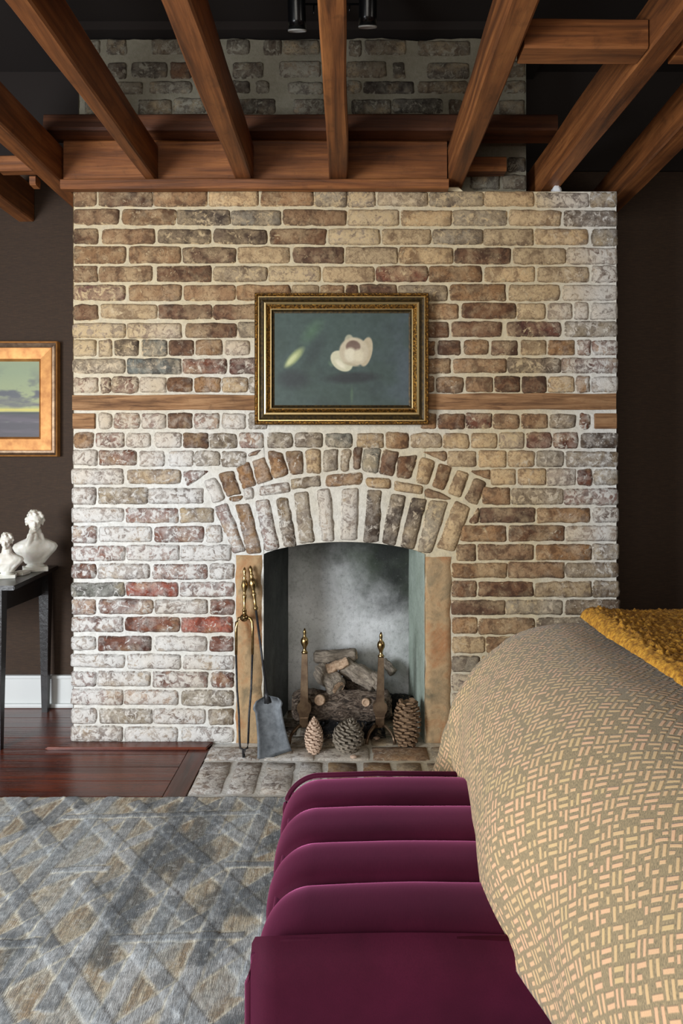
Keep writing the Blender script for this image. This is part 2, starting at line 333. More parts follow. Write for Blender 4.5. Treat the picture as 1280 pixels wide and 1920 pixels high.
# raised mitred moulding strip where the boards meet the breast
bm = bmesh.new(); vs = [(-1.215, 2.79), (HX0-.012, 2.79), (HX0+.004, 2.852), (-1.14, 2.852)]
vb = [bm.verts.new((a, b, .0005)) for a, b in vs]; vt = [bm.verts.new((a, b, .011)) for a, b in vs]
bm.faces.new(vt); bm.faces.new(vb[::-1]); [bm.faces.new((vb[k], vb[(k+1) % 4], vt[(k+1) % 4], vt[k])) for k in range(4)]
bmesh.ops.bevel(bm, geom=[e for e in bm.edges], offset=.003, segments=2, affect='EDGES')
S(bm_obj('trim_1', bm, M['floor'], None, False), 'mitred wooden threshold strip along the foot of the brick breast', 'trim')
bb = empty('baseboard_back', (0, YB, 0)); S(bb, 'white moulded baseboard along the brown wall', 'baseboard')
for (a, b) in ((XL, -1.13), (1.12, XR)):
    o = box('board', a, b, YB-.018, YB, .0, .135, M['trim'], bb, .002); o.location = (0, -YB, 0)
    o = box('cap_moulding', a, b, YB-.026, YB, .135, .152, M['trim'], bb, .005); o.location = (0, -YB, 0)
    o = box('shoe_moulding', a, b, YB-.034, YB-.018, .0, .02, M['trim'], bb, .005); o.location = (0, -YB, 0)

# ------------------------------------------------------------------ bricks
PAL = {'a': ((156, 120, 84), .28), 'b': ((122, 88, 62), .26), 'c': ((196, 166, 124), .40), 'd': ((104, 88, 72), .45),
       'g': ((152, 137, 114), .55), 'w': ((140, 122, 108), .86), 'r': ((118, 74, 56), .48), 'R': ((150, 78, 60), .40),
       'k': ((124, 84, 70), .74), 's': ((114, 114, 104), .45)}
def brick(pts, Y, code, parent, mat='brick', depth=.05, proud=.007, plane='wall', off=Vector((0, 0, 0)), dim=1., grow=.0018):
    """pts: four corners TL, TR, BR, BL in the face plane; builds one rounded irregular brick"""
    TL, TR, BR, BL = [Vector(p) for p in pts]
    cc_ = (TL+TR+BL+BR)/4; TL, TR, BR, BL = [p+(p-cc_)*(2*grow/max(.03, abs((p-cc_).length))) for p in (TL, TR, BR, BL)]
    L = ((TR-TL).length+(BR-BL).length)/2; H = ((TL-BL).length+(TR-BR).length)/2
    nu = 10 if L > .12 else 7; nv = 6 if H < .12 else 9
    if H > L*1.5: nu = 6; nv = 10
    seed = random.random()*100; rc = random.uniform(.008, .018); jit = random.uniform(.0015, .0035)
    tilt = random.uniform(-.003, .003); tilt2 = random.uniform(-.0025, .0025)
    vs = []; ed = []; idx = {}
    us = [0, .04]+[.04+.92*(i+1)/(nu-3) for i in range(nu-4)]+[.96, 1] if False else [0]+[ (i/(nu-1)) for i in range(1, nu-1)]+[1]
    us[1] = .010/max(L, .05); us[-2] = 1-us[1]
    vv = [i/(nv-1) for i in range(nv)]; vv[1] = .008/max(H, .04); vv[-2] = 1-vv[1]
    for j, v in enumerate(vv):
        for i, u in enumerate(us):
            x = u*L; z = v*H
            # pull the outline corners round
            dx = max(rc-x, rc-(L-x), 0); dz = max(rc-z, rc-(H-z), 0)
            uu, v2 = u, v
            if dx > 0 and dz > 0:
                d = math.hypot(dx, dz)
                if d > rc:
                    s_ = rc/d; nx = dx*s_; nz = dz*s_
                    uu = (rc-nx)/L if x < L/2 else 1-(rc-nx)/L
                    v2 = (rc-nz)/H if z < H/2 else 1-(rc-nz)/H
            p = (BL*(1-uu)+BR*uu)*(1-v2)+(TL*(1-uu)+TR*uu)*v2
            e = min(x, L-x, z, H-z)
            p = p+Vector((ns(p.x*38+seed, p.y*38, seed), ns(p.x*38, p.y*38+seed, seed+9)))*jit*1.8
            pr = proud+tilt*(u-.5)+tilt2*(v-.5)*2+ns(p.x*24, p.y*24, seed)*.003
            if e < 1e-4: h = -.0025
            elif i in (1, nu-2) or j in (1, nv-2): h = pr*.78
            else: h = pr
            idx[(i, j)] = len(vs); vs.append((p.x, p.y, h)); ed.append(1. if e < 1e-4 else (.55 if (i in (1, nu-2) or j in (1, nv-2)) else 0.))
    fs = [(idx[(i, j)], idx[(i+1, j)], idx[(i+1, j+1)], idx[(i, j+1)]) for j in range(nv-1) for i in range(nu-1)]
    ring = [(i, 0) for i in range(nu)]+[(nu-1, j) for j in range(1, nv)]+[(i, nv-1) for i in range(nu-2, -1, -1)]+[(0, j) for j in range(nv-2, 0, -1)]
    base = len(vs)
    for q in ring: a = vs[idx[q]]; vs.append((a[0], a[1], -depth)); ed.append(1.)
    n = len(ring)
    for k in range(n):
        fs.append((idx[ring[k]], base+k, base+(k+1) % n, idx[ring[(k+1) % n]]))
    c = (TL+TR+BL+BR)/4
    if plane == 'wall': V = [(a-c.x, -h, b-c.y) for a, b, h in vs]; loc = Vector((c.x, Y, c.y)); fs = [f for f in fs]
    else: V = [(a-c.x, b-c.y, h) for a, b, h in vs]; loc = Vector((c.x, c.y, Y))
    o = mesh_obj('brick', V, fs, M[mat], parent, True, loc-off)
    at = o.data.attributes.new('edge', 'FLOAT', 'POINT'); at.data.foreach_set('value', ed)
    col, wsh = PAL[code]; jf = random.uniform(.93, 1.08)*dim; hs = random.uniform(-4, 4)
    cc = lin([max(0, min(255, v_*jf+d_)) for v_, d_ in zip(col, (hs, 0, -hs))])
    o.color = (*cc, max(0, min(1, wsh+random.uniform(-.12, .12))))
    return o
YF = 2.857
def W(px, py, Y=YF): q = P(px, py, Y); return (q.x, q.z)
# each row: y of the top and bottom of the course at the left and right end, then bricks as x0 x1 kind
ROWS = '''353 386 361 388|138 180 a 186 285 b 288 387 a 392 483 c 490 586 a 590 650 g 652 702 w 708 801 g 805 906 g 909 1000 c 1005 1103 w 1107 1155 g
392 420 395 425|138 222 a 229 329 a 333 430 d 434 526 g 531 648 a 653 747 w 753 846 c 849 950 g 955 1051 c 1058 1156 d
429 456 429 460|138 183 b 192 289 a 296 395 d 401 499 d 507 610 b 616 711 w 717 807 c 811 905 g 908 999 c 1003 1101 c 1110 1157 g
462 493 465 495|139 234 a 242 338 a 343 441 b 446 542 c 550 643 b 649 744 c 749 849 c 853 957 b 963 1060 c 1063 1156 w
499 528 499 529|138 182 b 186 285 a 294 395 b 400 500 g 504 600 w 606 701 c 706 801 r 805 902 a 909 1001 c 1008 1103 c 1110 1156 w
535 564 533 564|138 233 k 242 339 a 345 440 a 443 543 a 547 597 c 601 644 a 648 670 b 675 743 b 747 838 g 844 947 a 955 1048 c 1055 1156 w
571 598 568 598|138 182 b 190 293 c 297 396 b 401 490 b 790 858 a 866 967 b 970 1022 c 1027 1072 w 1077 1102 w 1108 1156 w
606 634 602 631|137 234 w 239 339 w 348 443 b 447 495 g 790 840 b 847 940 b 952 1050 r 1060 1156 g
638 667 638 665|138 179 w 185 208 w 215 258 d 266 312 s 317 362 b 367 415 a 421 467 w 790 815 a 821 863 b 870 915 a 922 970 b 977 1023 c 1028 1076 a 1083 1107 k 1111 1157 k
673 701 671 699|137 234 g 239 338 s 343 423 r 431 490 r 790 843 a 850 948 a 952 1050 d 1053 1156 k
708 736 706 735|138 183 k 189 207 k 210 258 k 262 310 w 314 360 b 364 413 a 416 464 c 467 500 g 790 813 a 819 867 a 874 923 a 928 974 b 979 1023 b 1028 1076 c 1080 1105 r 1110 1157 w
775 803 776 804|185 209 w 214 261 k 265 310 k 315 359 b 364 410 k 417 460 w 466 500 g 790 817 a 821 871 b 874 921 r 925 973 a 978 1026 a 1031 1078 g 1087 1106 r
812 839 812 840|139 174 a 180 232 k 237 281 w 290 339 w 344 389 b 393 443 g 448 493 k 501 548 g 553 604 g 611 659 s 670 718 c 724 765 a 771 826 c 831 879 c 884 931 c 936 982 w 988 1033 r 1038 1082 r 1090 1157 d
845 873 846 876|138 181 w 186 255 r 262 307 w 317 361 w 364 412 g 415 461 g 840 892 c 898 948 c 952 1002 c 1006 1056 g 1062 1157 g
879 908 880 910|135 230 w 239 338 c 921 966 c 972 1023 c 1027 1078 w 1083 1109 r 1114 1158 g
915 945 915 946|135 179 w 185 276 g 279 380 w 905 956 a 959 1055 g 1059 1158 k
952 980 952 980|135 231 w 237 332 k 338 399 g 900 1002 b 1008 1105 a 1112 1159 w
987 1017 985 1015|135 180 k 186 283 w 289 381 r 386 416 w 864 948 a 954 1057 b 1062 1156 w
1023 1052 1020 1050|135 233 k 237 335 k 339 432 w 857 891 a 896 999 a 1006 1108 a 1112 1159 g
1058 1086 1054 1084|135 179 r 184 280 w 287 388 k 393 438 w 848 950 a 953 1057 a 1061 1159 g
1092 1119 1090 1120|135 232 s 237 333 R 338 438 k 848 892 b 898 999 b 1004 1108 c 1112 1160 g
1124 1152 1125 1153|135 179 k 186 286 r 290 388 w 395 438 r 848 946 b 949 1054 g 1060 1161 d
1157 1185 1159 1190|135 229 k 234 336 r 342 434 R 848 894 a 897 1001 a 1007 1103 g 1109 1161 g
1193 1220 1195 1226|134 179 w 185 282 r 291 387 w 393 437 r 848 908 c 912 1004 a 1010 1105 g 1111 1161 c
1226 1252 1232 1264|134 233 w 239 338 w 344 438 w 848 898 g 904 1001 c 1008 1105 w 1111 1161 g
1258 1287 1268 1298|134 179 k 183 280 w 287 388 k 396 438 r 848 891 w 897 999 g 1005 1102 c 1108 1161 a
1292 1321 1303 1333|134 229 k 233 333 k 341 437 g 848 945 w 951 1053 a 1059 1161 c
1327 1357 1338 1366|134 180 w 187 284 g 288 384 w 392 437 g 848 893 g 899 1000 c 1006 1104 a 1110 1161 g
1362 1392 1370 1393|133 229 w 234 332 w 341 437 w 848 945 c 951 1054 g 1060 1161 a'''
breast = empty('chimney_breast', (0, YF, 0)); S(breast, 'whitewashed old brick chimney breast around the fireplace', 'chimney')
OFF = Vector((0, YF, 0))
def pz(py, Y=YF): return CH-(py-CY)*Y/F
def pxx(px, Y=YF): return (px-CX)*Y/F
for line in ROWS.split('\n'):
    hd, bd = line.split('|'); a0, a1, b0, b1 = map(float, hd.split()); tk = bd.split()
    for i in range(0, len(tk), 3):
        x0, x1, code = float(tk[i]), float(tk[i+1]), tk[i+2]
        f0 = (x0-135)/1022; f1 = (x1-135)/1022; s0 = random.uniform(-1, 1); s1 = random.uniform(-1, 1)
        Q = [W(x0, a0+(b0-a0)*f0+s0), W(x1, a0+(b0-a0)*f1+s0), W(x1, a1+(b1-a1)*f1+s1), W(x0, a1+(b1-a1)*f0+s1)]
        edge_l = x0 < 142; edge_r = x1 > 1150
        brick(Q, YF, code, breast, depth=.10 if (edge_l or edge_r) else .03, off=OFF, proud=random.uniform(.002, .007))
# odd cut pieces beside the arch
for q, cd in (([(342, 884), (391, 882), (372, 897), (352, 910)], 'r'), ([(467, 847), (492, 842), (480, 852), (467, 857)], 'r'), ([(790, 847), (836, 846), (836, 866), (815, 858)], 'a'),
              ([(880, 884), (919, 880), (919, 898), (905, 896)], 'a'), ([(895, 953), (897, 955), (897, 981), (878, 982)], 'b')):
    brick([W(*p) for p in q], YF, cd, breast, off=OFF)
for (x0, x1, ya, yb, n) in ((136, 500, 741, 769, 'l'), (790, 1154, 738, 768, 'r')):
    bm = bmesh.new(); bx(bm, pxx(x0), pxx(x1), YF-.004, YF+.05, pz(yb), pz(ya)); bmesh.ops.subdivide_edges(bm, edges=[e for e in bm.edges if abs(e.verts[0].co.x-e.verts[1].co.x) > .1], cuts=24)
    for v in bm.verts: v.co.z += ns(v.co.x*7, v.co.z*3)*.004; v.co.y += ns(v.co.x*9, 3)*.002
    o = bm_obj('timber_band', bm, M['timber'], breast, False); o.location = -OFF
for (x0, x1, ya, yb) in ((136, 178, 775, 804), (1114, 1156, 775, 804)):
    o = box('timber_block', pxx(x0), pxx(x1), YF-.005, YF+.05, pz(yb), pz(ya), M['timber'], breast, .004); o.location = -OFF
# mortar body with the arched opening
XLo, XRo = pxx(494), pxx(796); XB0, XB1 = pxx(137), pxx(1155); ZT = pz(351)
def sof(x):
    t_ = (x-XLo)/(XRo-XLo); return pz(1039)+(pz(1016)-pz(1039))*(1-(2*t_-1)**2)**.8 if 0 < t_ < 1 else pz(1039)
def topz(x): return ZT - (.018 if x > .46 else 0)*min(1, (x-.46)/.02)
V = []; Fc = []
def patch(xs, zfun, nz):
    st = len(V)
    for x in xs:
        z0, z1 = zfun(x)
        for j in range(nz+1):
            z = z0+(z1-z0)*j/nz
            V.append((x, .0035+ns(x*30, z*30, 4)*.0035+ns(x*8, z*8)*.0015, z))
    for i in range(len(xs)-1):
        for j in range(nz):
            a = st+i*(nz+1)+j; Fc.append((a, a+nz+1, a+nz+2, a+1))
N = lambda a, b, n: [a+(b-a)*i/n for i in range(n+1)]
patch(N(XB0, XLo, 50), lambda x: (0, topz(x)), 150); patch(N(XRo, XB1, 54), lambda x: (0, topz(x)), 150); patch(N(XLo, XRo, 44), lambda x: (sof(x), topz(x)), 96)
def strip(pts, y1=.0, y2=.45):
    st = len(V)
    for (x, z) in pts: V.append((x, y1, z)); V.append((x, y2, z))
    for i in range(len(pts)-1): a = st+2*i; Fc.append((a, a+1, a+3, a+2))
strip([(XB0, 0), (XB0, ZT)]); strip([(XB0, ZT), (.46, ZT), (.48, topz(.5)), (XB1, topz(1))]); strip([(XB1, topz(1)), (XB1, 0)])
xs = N(XLo, XRo, 24); strip([(XLo, 0)]+[(x, sof(x)) for x in xs]+[(XRo, 0)], 0, .10)
o = mesh_obj('mortar_body', V, Fc, M['mortar'], breast)
# arch
arch = empty('fireplace_arch', (0, YF, .8)); S(arch, 'double brick arch over the firebox opening', 'arch')
ZL = lambda l: [(340+a/4, 790+b/4) for a, b in l]
ZR = lambda l: [(640+a/4, 790+b/4) for a, b in l]
ARCH = [(ZL([(245, 650), (345, 610), (480, 970), (385, 985)]), 'k'), (ZL([(405, 630), (510, 620), (605, 985), (490, 990)]), 'a'), (ZL([(550, 600), (655, 585), (735, 955), (625, 970)]), 'k'),
 (ZL([(705, 585), (800, 570), (865, 935), (765, 945)]), 'd'), (ZL([(845, 545), (950, 530), (998, 900), (885, 915)]), 'g'), (ZL([(1015, 515), (1115, 505), (1150, 890), (1050, 895)]), 'w'),
 (ZR([(5, 510), (130, 505), (118, 892), (-10, 887)]), 'w'), (ZR([(195, 520), (300, 525), (280, 905), (165, 900)]), 'd'), (ZR([(370, 545), (485, 560), (405, 935), (300, 910)]), 'd'),
 (ZR([(525, 575), (640, 590), (545, 960), (440, 935)]), 'd'), (ZR([(660, 595), (800, 605), (680, 985), (565, 975)]), 'g'), (ZR([(850, 600), (965, 650), (850, 975), (715, 945)]), 'c'),
 (ZL([(355, 575), (455, 545), (460, 590), (375, 605)]), 'a'), (ZL([(465, 510), (540, 495), (548, 575), (470, 590)]), 'w'), (ZL([(585, 490), (800, 455), (815, 530), (590, 560)]), 'w'),
 (ZL([(820, 430), (1035, 410), (1040, 485), (830, 510)]), 'g'), ([(611, 891), (679, 886), (677, 908), (612, 913)], 'a'), (ZR([(185, 420), (370, 430), (365, 505), (190, 495)]), 'c'),
 (ZR([(400, 445), (610, 485), (600, 550), (400, 520)]), 'c'), (ZR([(635, 490), (825, 575), (790, 590), (625, 575)]), 'a'),
 (ZL([(165, 450), (260, 420), (325, 580), (235, 615)]), 'w'), (ZL([(275, 400), (385, 370), (445, 540), (340, 565)]), 'b'), (ZL([(410, 345), (505, 300), (555, 470), (460, 505)]), 'a'),
 (ZL([(530, 300), (625, 275), (680, 435), (570, 475)]), 'a'), (ZL([(645, 220), (755, 240), (805, 400), (685, 430)]), 'a'), (ZL([(775, 230), (905, 220), (915, 390), (820, 400)]), 'a'),
 (ZL([(930, 215), (1040, 210), (1045, 385), (940, 390)]), 'c'), (ZL([(1065, 220), (1170, 210), (1175, 365), (1065, 380)]), 'g'), (ZL([(1195, 215), (1275, 215), (1250, 370), (1195, 370)]), 'g'),
 (ZR([(90, 200), (155, 200), (140, 355), (85, 355)]), 'b'), (ZR([(165, 205), (300, 205), (270, 390), (155, 370)]), 's'), (ZR([(315, 215), (430, 235), (385, 410), (280, 390)]), 'b'),
 (ZR([(425, 270), (570, 255), (515, 430), (415, 415)]), 'b'), (ZR([(590, 270), (705, 300), (650, 475), (560, 460)]), 'c'), (ZR([(735, 320), (830, 345), (770, 515), (680, 485)]), 'a'),
 (ZR([(870, 365), (955, 395), (895, 570), (795, 535)]), 'c'), (ZR([(1000, 425), (1085, 460), (1015, 630), (925, 580)]), 'b')]
for i, (q, cd) in enumerate(ARCH):
    brick([W(*p) for p in q], YF, cd, arch, off=Vector((0, YF, .8)), depth=.03, proud=.008)
# jamb slabs
def slab(x0, x1, z0, z1, seed):
    nx, nz = 8, 60; vs = []; fs = []
    for j in range(nz+1):
        z = z0+(z1-z0)*j/nz
        for i in range(nx+1):
            e = i in (0, nx)
            x = x0+(x1-x0)*i/nx+(ns(z*14, seed)*.006 if e else 0)
            vs.append((x, (0.003 if e or j in (0, nz) else -.008)+ns(x*20, z*20, seed)*.004, z))
    for j in range(nz):
        for i in range(nx): a = j*(nx+1)+i; fs.append((a, a+1, a+nx+2, a+nx+1))
    return mesh_obj('jamb_slab', vs, fs, M['jamb'], breast)
slab(pxx(442), pxx(491), 0, pz(1041), 1.); slab(pxx(797), pxx(845), 0, pz(1044), 5.)
# firebox
fb = empty('firebox', (0, YF, 0)); S(fb, 'sooty plastered firebox inside the brick chimney', 'firebox')
XLb, XRb, YFB = pxx(540, 3.25), pxx(766, 3.25), 3.25
def panel(name, p0, p1, z1, mat, bend=0, nx=16, nz=40):
    vs = []; fs = []; d = Vector((p1[0]-p0[0], p1[1]-p0[1])); nrm = Vector((d.y, -d.x)).normalized()
    for j in range(nz+1):
        for i in range(nx+1):
            t_ = i/nx; z = z1*j/nz; k = bend*math.sin(math.pi*t_)+ns(t_*9, z*9, bend+2)*.004
            vs.append((p0[0]+d.x*t_-nrm.x*k, p0[1]+d.y*t_-nrm.y*k-YF, z))
    for j in range(nz):
        for i in range(nx): a = j*(nx+1)+i; fs.append((a, a+1, a+nx+2, a+nx+1))
    return mesh_obj(name, vs, fs, mat, fb)
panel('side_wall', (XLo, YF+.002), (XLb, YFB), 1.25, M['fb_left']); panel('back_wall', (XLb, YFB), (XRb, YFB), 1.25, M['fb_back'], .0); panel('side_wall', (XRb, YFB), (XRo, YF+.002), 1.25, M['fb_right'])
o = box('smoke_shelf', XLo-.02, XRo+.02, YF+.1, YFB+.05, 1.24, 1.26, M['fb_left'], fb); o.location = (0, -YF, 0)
# hearth
hearth = empty('hearth', (0, 2.6, 0)); S(hearth, 'brick hearth flush with the floor before the firebox', 'hearth')
HO = Vector((0, 2.6, 0)); HX1 = .72
bm = bmesh.new(); bx(bm, HX0, HX1, HY0, YF+.01, -.012, -.002); bx(bm, XLo+.001, XRo-.001, YF+.01, YFB, -.012, -.002)
o = bm_obj('mortar_bed', bm, M['mortar'], hearth, False); o.location = -HO
def hb(x0, x1, y0, y1, cd): brick([(x0, y1), (x1, y1), (x1, y0), (x0, y0)], -.004, cd, hearth, off=HO, depth=.006, proud=.008, plane='floor')
Y1 = 2.44
for a, b, cd in ((364, 424, 'g'), (430, 484, 'g'), (490, 550, 'g'), (556, 604, 'w'), (611, 672, 'a'), (680, 738, 'a'), (745, 797, 'g'), (806, 860, 'g'), (868, 925, 'g'), (932, 985, 'g')):
    s_ = 2.40/F; x0 = (a-CX)*2.52/F; x1 = (b-CX)*2.52/F; hb(x0, x1, 2.412, 2.672, 'w' if a < 600 else cd)
for a, b, cd in ((388, 490, 'g'), (496, 590, 'w'), (596, 692, 'g'), (697, 803, 'a'), (809, 905, 'g'), (911, 950, 'g')):
    x0 = (a-CX)*2.76/F; x1 = (b-CX)*2.76/F; hb(x0, x1, 2.690, 2.822, 'w' if a < 600 else cd)
for r_, y in enumerate((2.838, 2.945, 3.052, 3.158)):
    xx = XLo+.012+(r_ % 2)*-.0; wl = XLo+(y-YF)*.17+.014; wr = XRo-(y+.1-YF)*.12-.014; x = wl
    n = 0
    while x < wr-.03:
        e = min(x+(.11 if (r_ % 2 and n == 0) else .215), wr); hb(x, e-.01, max(y, 2.838), y+.095, 'd' if r_ else 'g'); x = e; n += 1

# upper chimney
YU = 2.955
up = empty('upper_chimney', (0, YU, ZT)); S(up, 'grey sooty brick chimney stack rising above the beams', 'chimney')
UO = Vector((0, YU, ZT)); V = []; Fc = []
ux0, ux1 = pxx(147, YU), pxx(986, YU)
patch(N(ux0, ux1, 90), lambda x: (ZT-.02, 2.965+ns(x*5, 1)*.012+ns(x*14, 4)*.006), 44)
strip([(ux0, ZT), (ux0, 2.96)], 0, YB-YU); strip([(ux1, 2.96), (ux1, ZT)], 0, YB-YU)
st = [(a, b, c-0) for a, b, c in V]
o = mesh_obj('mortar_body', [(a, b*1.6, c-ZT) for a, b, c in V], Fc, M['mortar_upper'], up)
UP = '''72 102|172 186 w 200 235 d 285 345 g 425 467 g 495 527 d 531 598 g 655 677 g 685 760 g 785 880 g
113 145|202 235 d 247 312 d 320 358 b 437 492 d 525 600 w 650 722 g 737 758 d 802 878 d 945 984 g
150 175|220 265 g 280 358 g 435 467 d 480 503 g 540 605 w 650 676 g 682 775 d 785 876 g 948 984 g
183 213|160 205 g 260 320 g 325 385 g 447 515 d 550 607 w 660 732 d 736 828 d 842 866 d 937 982 g
291 320|952 985 d
326 354|883 935 g 942 985 g'''
for line in UP.split('\n'):
    hd, bd = line.split('|'); a0, a1 = map(float, hd.split()); tk = bd.split()
    for i in range(0, len(tk), 3):
        x0, x1, code = float(tk[i]), float(tk[i+1]), tk[i+2]; s0 = random.uniform(-2, 2)
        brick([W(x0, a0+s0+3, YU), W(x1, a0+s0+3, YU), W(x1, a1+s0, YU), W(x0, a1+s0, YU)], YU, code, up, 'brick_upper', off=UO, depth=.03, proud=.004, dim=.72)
# gap in ceiling coverage above the stack
S(box('trim_2', ux0-.1, ux1+.12, YU-.03, YB, 2.985, ZC, M['ceiling']), 'dark painted board closing the top of the grey chimney', 'trim')

# ------------------------------------------------------------------ timbers
def beam(name, a, b, w_, h, mat, label, group=None, near_w=None, seg=14, parent=None, chamf=.006, cat='beam'):
    """a, b: centres of the underside at both ends"""
    a, b = Vector(a), Vector(b); d = (b-a); ln = d.length; d.normalize(); side = d.cross(Vector((0, 0, 1))).normalized()
    c = chamf; vs = []; fs = []; sd = random.random()*50
    for i in range(seg+1):
        f = i/seg; p = a+(b-a)*f; ww = (w_+(near_w-w_)*(1-f)) if near_w else w_
        hw = ww/2
        prof = [(-hw+c, 0), (hw-c, 0), (hw, c), (hw, h-c), (hw-c, h), (-hw+c, h), (-hw, h-c), (-hw, c)]
        for (s_, z) in prof:
            j = ns(f*ln*3+sd, s_*20, z*9)*.006
            vs.append(p+side*(s_+j)+Vector((0, 0, z+ns(f*ln*3, s_*9+sd, z)*.004)))
    for i in range(seg):
        for k in range(8): fs.append((i*8+k, i*8+(k+1) % 8, (i+1)*8+(k+1) % 8, (i+1)*8+k))
    fs.append(tuple(range(8))); fs.append(tuple(seg*8+k for k in range(7, -1, -1)))
    o = mesh_obj(name, [v-a for v in vs], fs, M[mat], parent, False, a)
    if label: tag(o, label, cat, group)
    return o
ZJ = 2.312
def joist(xn0, xn1, yn, xf0, xf1, yf, label, h=.15):
    # extrapolate towards the camera side of the room
    ye = .25; k = (ye-yn)/(yf-yn)
    c = lambda a, b: a+(b-a)*k
    x0, x1 = c(xn0, xf0), c(xn1, xf1)
    return beam('ceiling_joist', ((x0+x1)/2, ye, ZJ), ((xf0+xf1)/2, yf, ZJ), xf1-xf0, h, 'wood_y', label, 'ceiling joists', near_w=x1-x0, seg=22)
joist(-1.58, -1.50, 2.2, -1.565, -1.49, YB-.003, 'lowest left ceiling joist ending against the brown wall', .17)
joist(-1.262, -1.18, 2.45, -1.235, -1.165, YB-.003, 'ceiling joist passing just left of the brick breast corner')
joist(-.869, -.80, 1.743, -.822, -.775, 2.845, 'first joist framed into the header from the left')
joist(-.472, -.393, 1.743, -.455, -.384, 2.845, 'second joist framed into the header from the left, above the painting side')
joist(-.071, -.003, 1.743, -.072, .004, 2.845, 'straight middle joist above the gilt framed painting')
joist(.410, .490, 1.743, .418, .484, 2.94, 'joist just right of the header, its foot on the brick top')
joist(.854, .935, 1.80, .808, .885, 3.20, 'right joist standing on the brick breast beside the grey chimney')
joist(1.15, 1.238, 2.3, 1.17, 1.25, YB-.003, 'far right ceiling joist outside the brick breast')
def xbeam(name, x0, x1, y0, y1, z0, z1, mat, label, chamf=.005):
    return beam(name, (x0, (y0+y1)/2, z0), (x1, (y0+y1)/2, z0), y1-y0, z1-z0, mat, label, seg=max(4, int((x1-x0)*14)), chamf=chamf)
xbeam('header_beam', -1.165, .412, 2.852, 2.945, 2.312, 2.487, 'wood_x', 'wide brown header beam lying on top of the brick breast', .008)
xbeam('ledger_strip', -1.16, .412, 2.803, 2.849, 2.268, 2.308, 'wood_x', 'thin ledger strip under the joist ends along the brick top')
xbeam('cross_beam', -1.215, .845, 2.775, 2.90, 2.490, 2.556, 'wood_dark', 'dark narrow beam laid over the header and joists', .008)
xbeam('ledger_stub', .49, .665, 2.89, 2.945, 2.372, 2.432, 'wood_x', 'short wood stub against the grey chimney beside a joist foot')
xbeam('ledger_stub', -1.41, -1.245, 2.80, 2.85, 2.338, 2.400, 'wood_x', 'short wood stub sticking out left of the header')
xbeam('wood_peg', -1.305, -1.28, 2.85, 2.90, 2.300, 2.338, 'wood_x', 'small wooden peg below the left wood stub')
xbeam('blocking', .498, .845, 1.945, 2.03, 2.314, 2.398, 'wood_x', 'cross blocking with a white smudge between two right joists')
xbeam('blocking', .94, 1.17, 1.945, 2.03, 2.314, 2.392, 'wood_x', 'cross blocking between the two far right joists')
bm = bmesh.new(); bmesh.ops.create_icosphere(bm, subdivisions=3, radius=1)
for v in bm.verts: v.co = Vector((v.co.x*.02, v.co.y*.02, max(v.co.z, -.3)*.03+.009))*(1+.25*ns(v.co.x*3, v.co.y*3, v.co.z*3))
tag(bm_obj('plaster_lump', bm, M['scrap'], None, True, (pxx(1043, 2.9), 2.90, 2.278)), 'small white lump on the brick top beside the right joist foot', 'plaster')
# spotlights
def spot(px, pyb, Y, label, tilt):
    b = P(px, pyb, Y); root = empty('spotlight', (b.x, b.y, b.z)); tag(root, label, 'lamp', 'black ceiling spotlights')
    r = .034
    o = lathe('lamp_can', [(r*.93, .004), (r, .0), (r, .03), (r*.99, .12), (r*.8, .145), (.012, .15)], M['black'], root, 28)
    o2 = lathe('lamp_rim', [(r*1.03, .0), (r*1.05, -.003), (r*1.02, -.006), (r*.93, -.004), (r*.9, .0)], M['rim'], root, 28); o.rotation_euler = o2.rotation_euler = (R(26), 0, 0)
    bm = bmesh.new(); tube(bm, [(0, -.055, .12), (.0, -.055, .17), (.0, -.055, ZC-b.z)], .006); bx(bm, -.02, .02, -.02, .02, ZC-b.z-.02, ZC-b.z)
    bm_obj('stem', bm, M['black'], root); 
    return root
spot(557, 56, 2.64, 'black cylindrical spotlight left of the middle joist', 0); spot(689, 49, 2.64, 'black cylindrical spotlight right of the middle joist', 0)
bm = bmesh.new(); tube(bm, [P(572, 8, 2.66), P(630, 8, 2.66), P(684, 8, 2.66)], .004); tube(bm, [P(588, 8, 2.66), P(588, 30, 2.66)], .003); tube(bm, [P(655, 8, 2.66), P(655, 22, 2.66)], .003)
tag(bm_obj('lamp_bracket', bm, M['black']), 'thin dark metal bracket between the two spotlights', 'bracket')

# ------------------------------------------------------------------ paintings
def vgrid(name, x0, x1, z0, z1, nx, nz, colf, mat, parent):
    xs = np.linspace(0, 1, nx+1); zs = np.linspace(0, 1, nz+1); U, Vv = np.meshgrid(xs, zs)
    vs = np.stack([x0+(x1-x0)*U, np.zeros_like(U), z0+(z1-z0)*Vv], -1).reshape(-1, 3)
    i = np.arange(nx*nz); r = i//nx; c = i % nx; a = r*(nx+1)+c
    fs = np.stack([a, a+1, a+nx+2, a+nx+1], -1)
    o = mesh_obj(name, vs.tolist(), fs.tolist(), mat, parent, True)
    cc = colf(U, 1-Vv).reshape(-1, 3)/255.; cc = np.clip(cc, 0, 1); cc = np.where(cc <= .04045, cc/12.92, ((cc+.055)/1.055)**2.4)
    at = o.data.color_attributes.new('Col', 'FLOAT_COLOR', 'POINT'); at.data.foreach_set('color', np.concatenate([cc, np.ones((len(cc), 1))], 1).astype(np.float32).ravel())
    return o
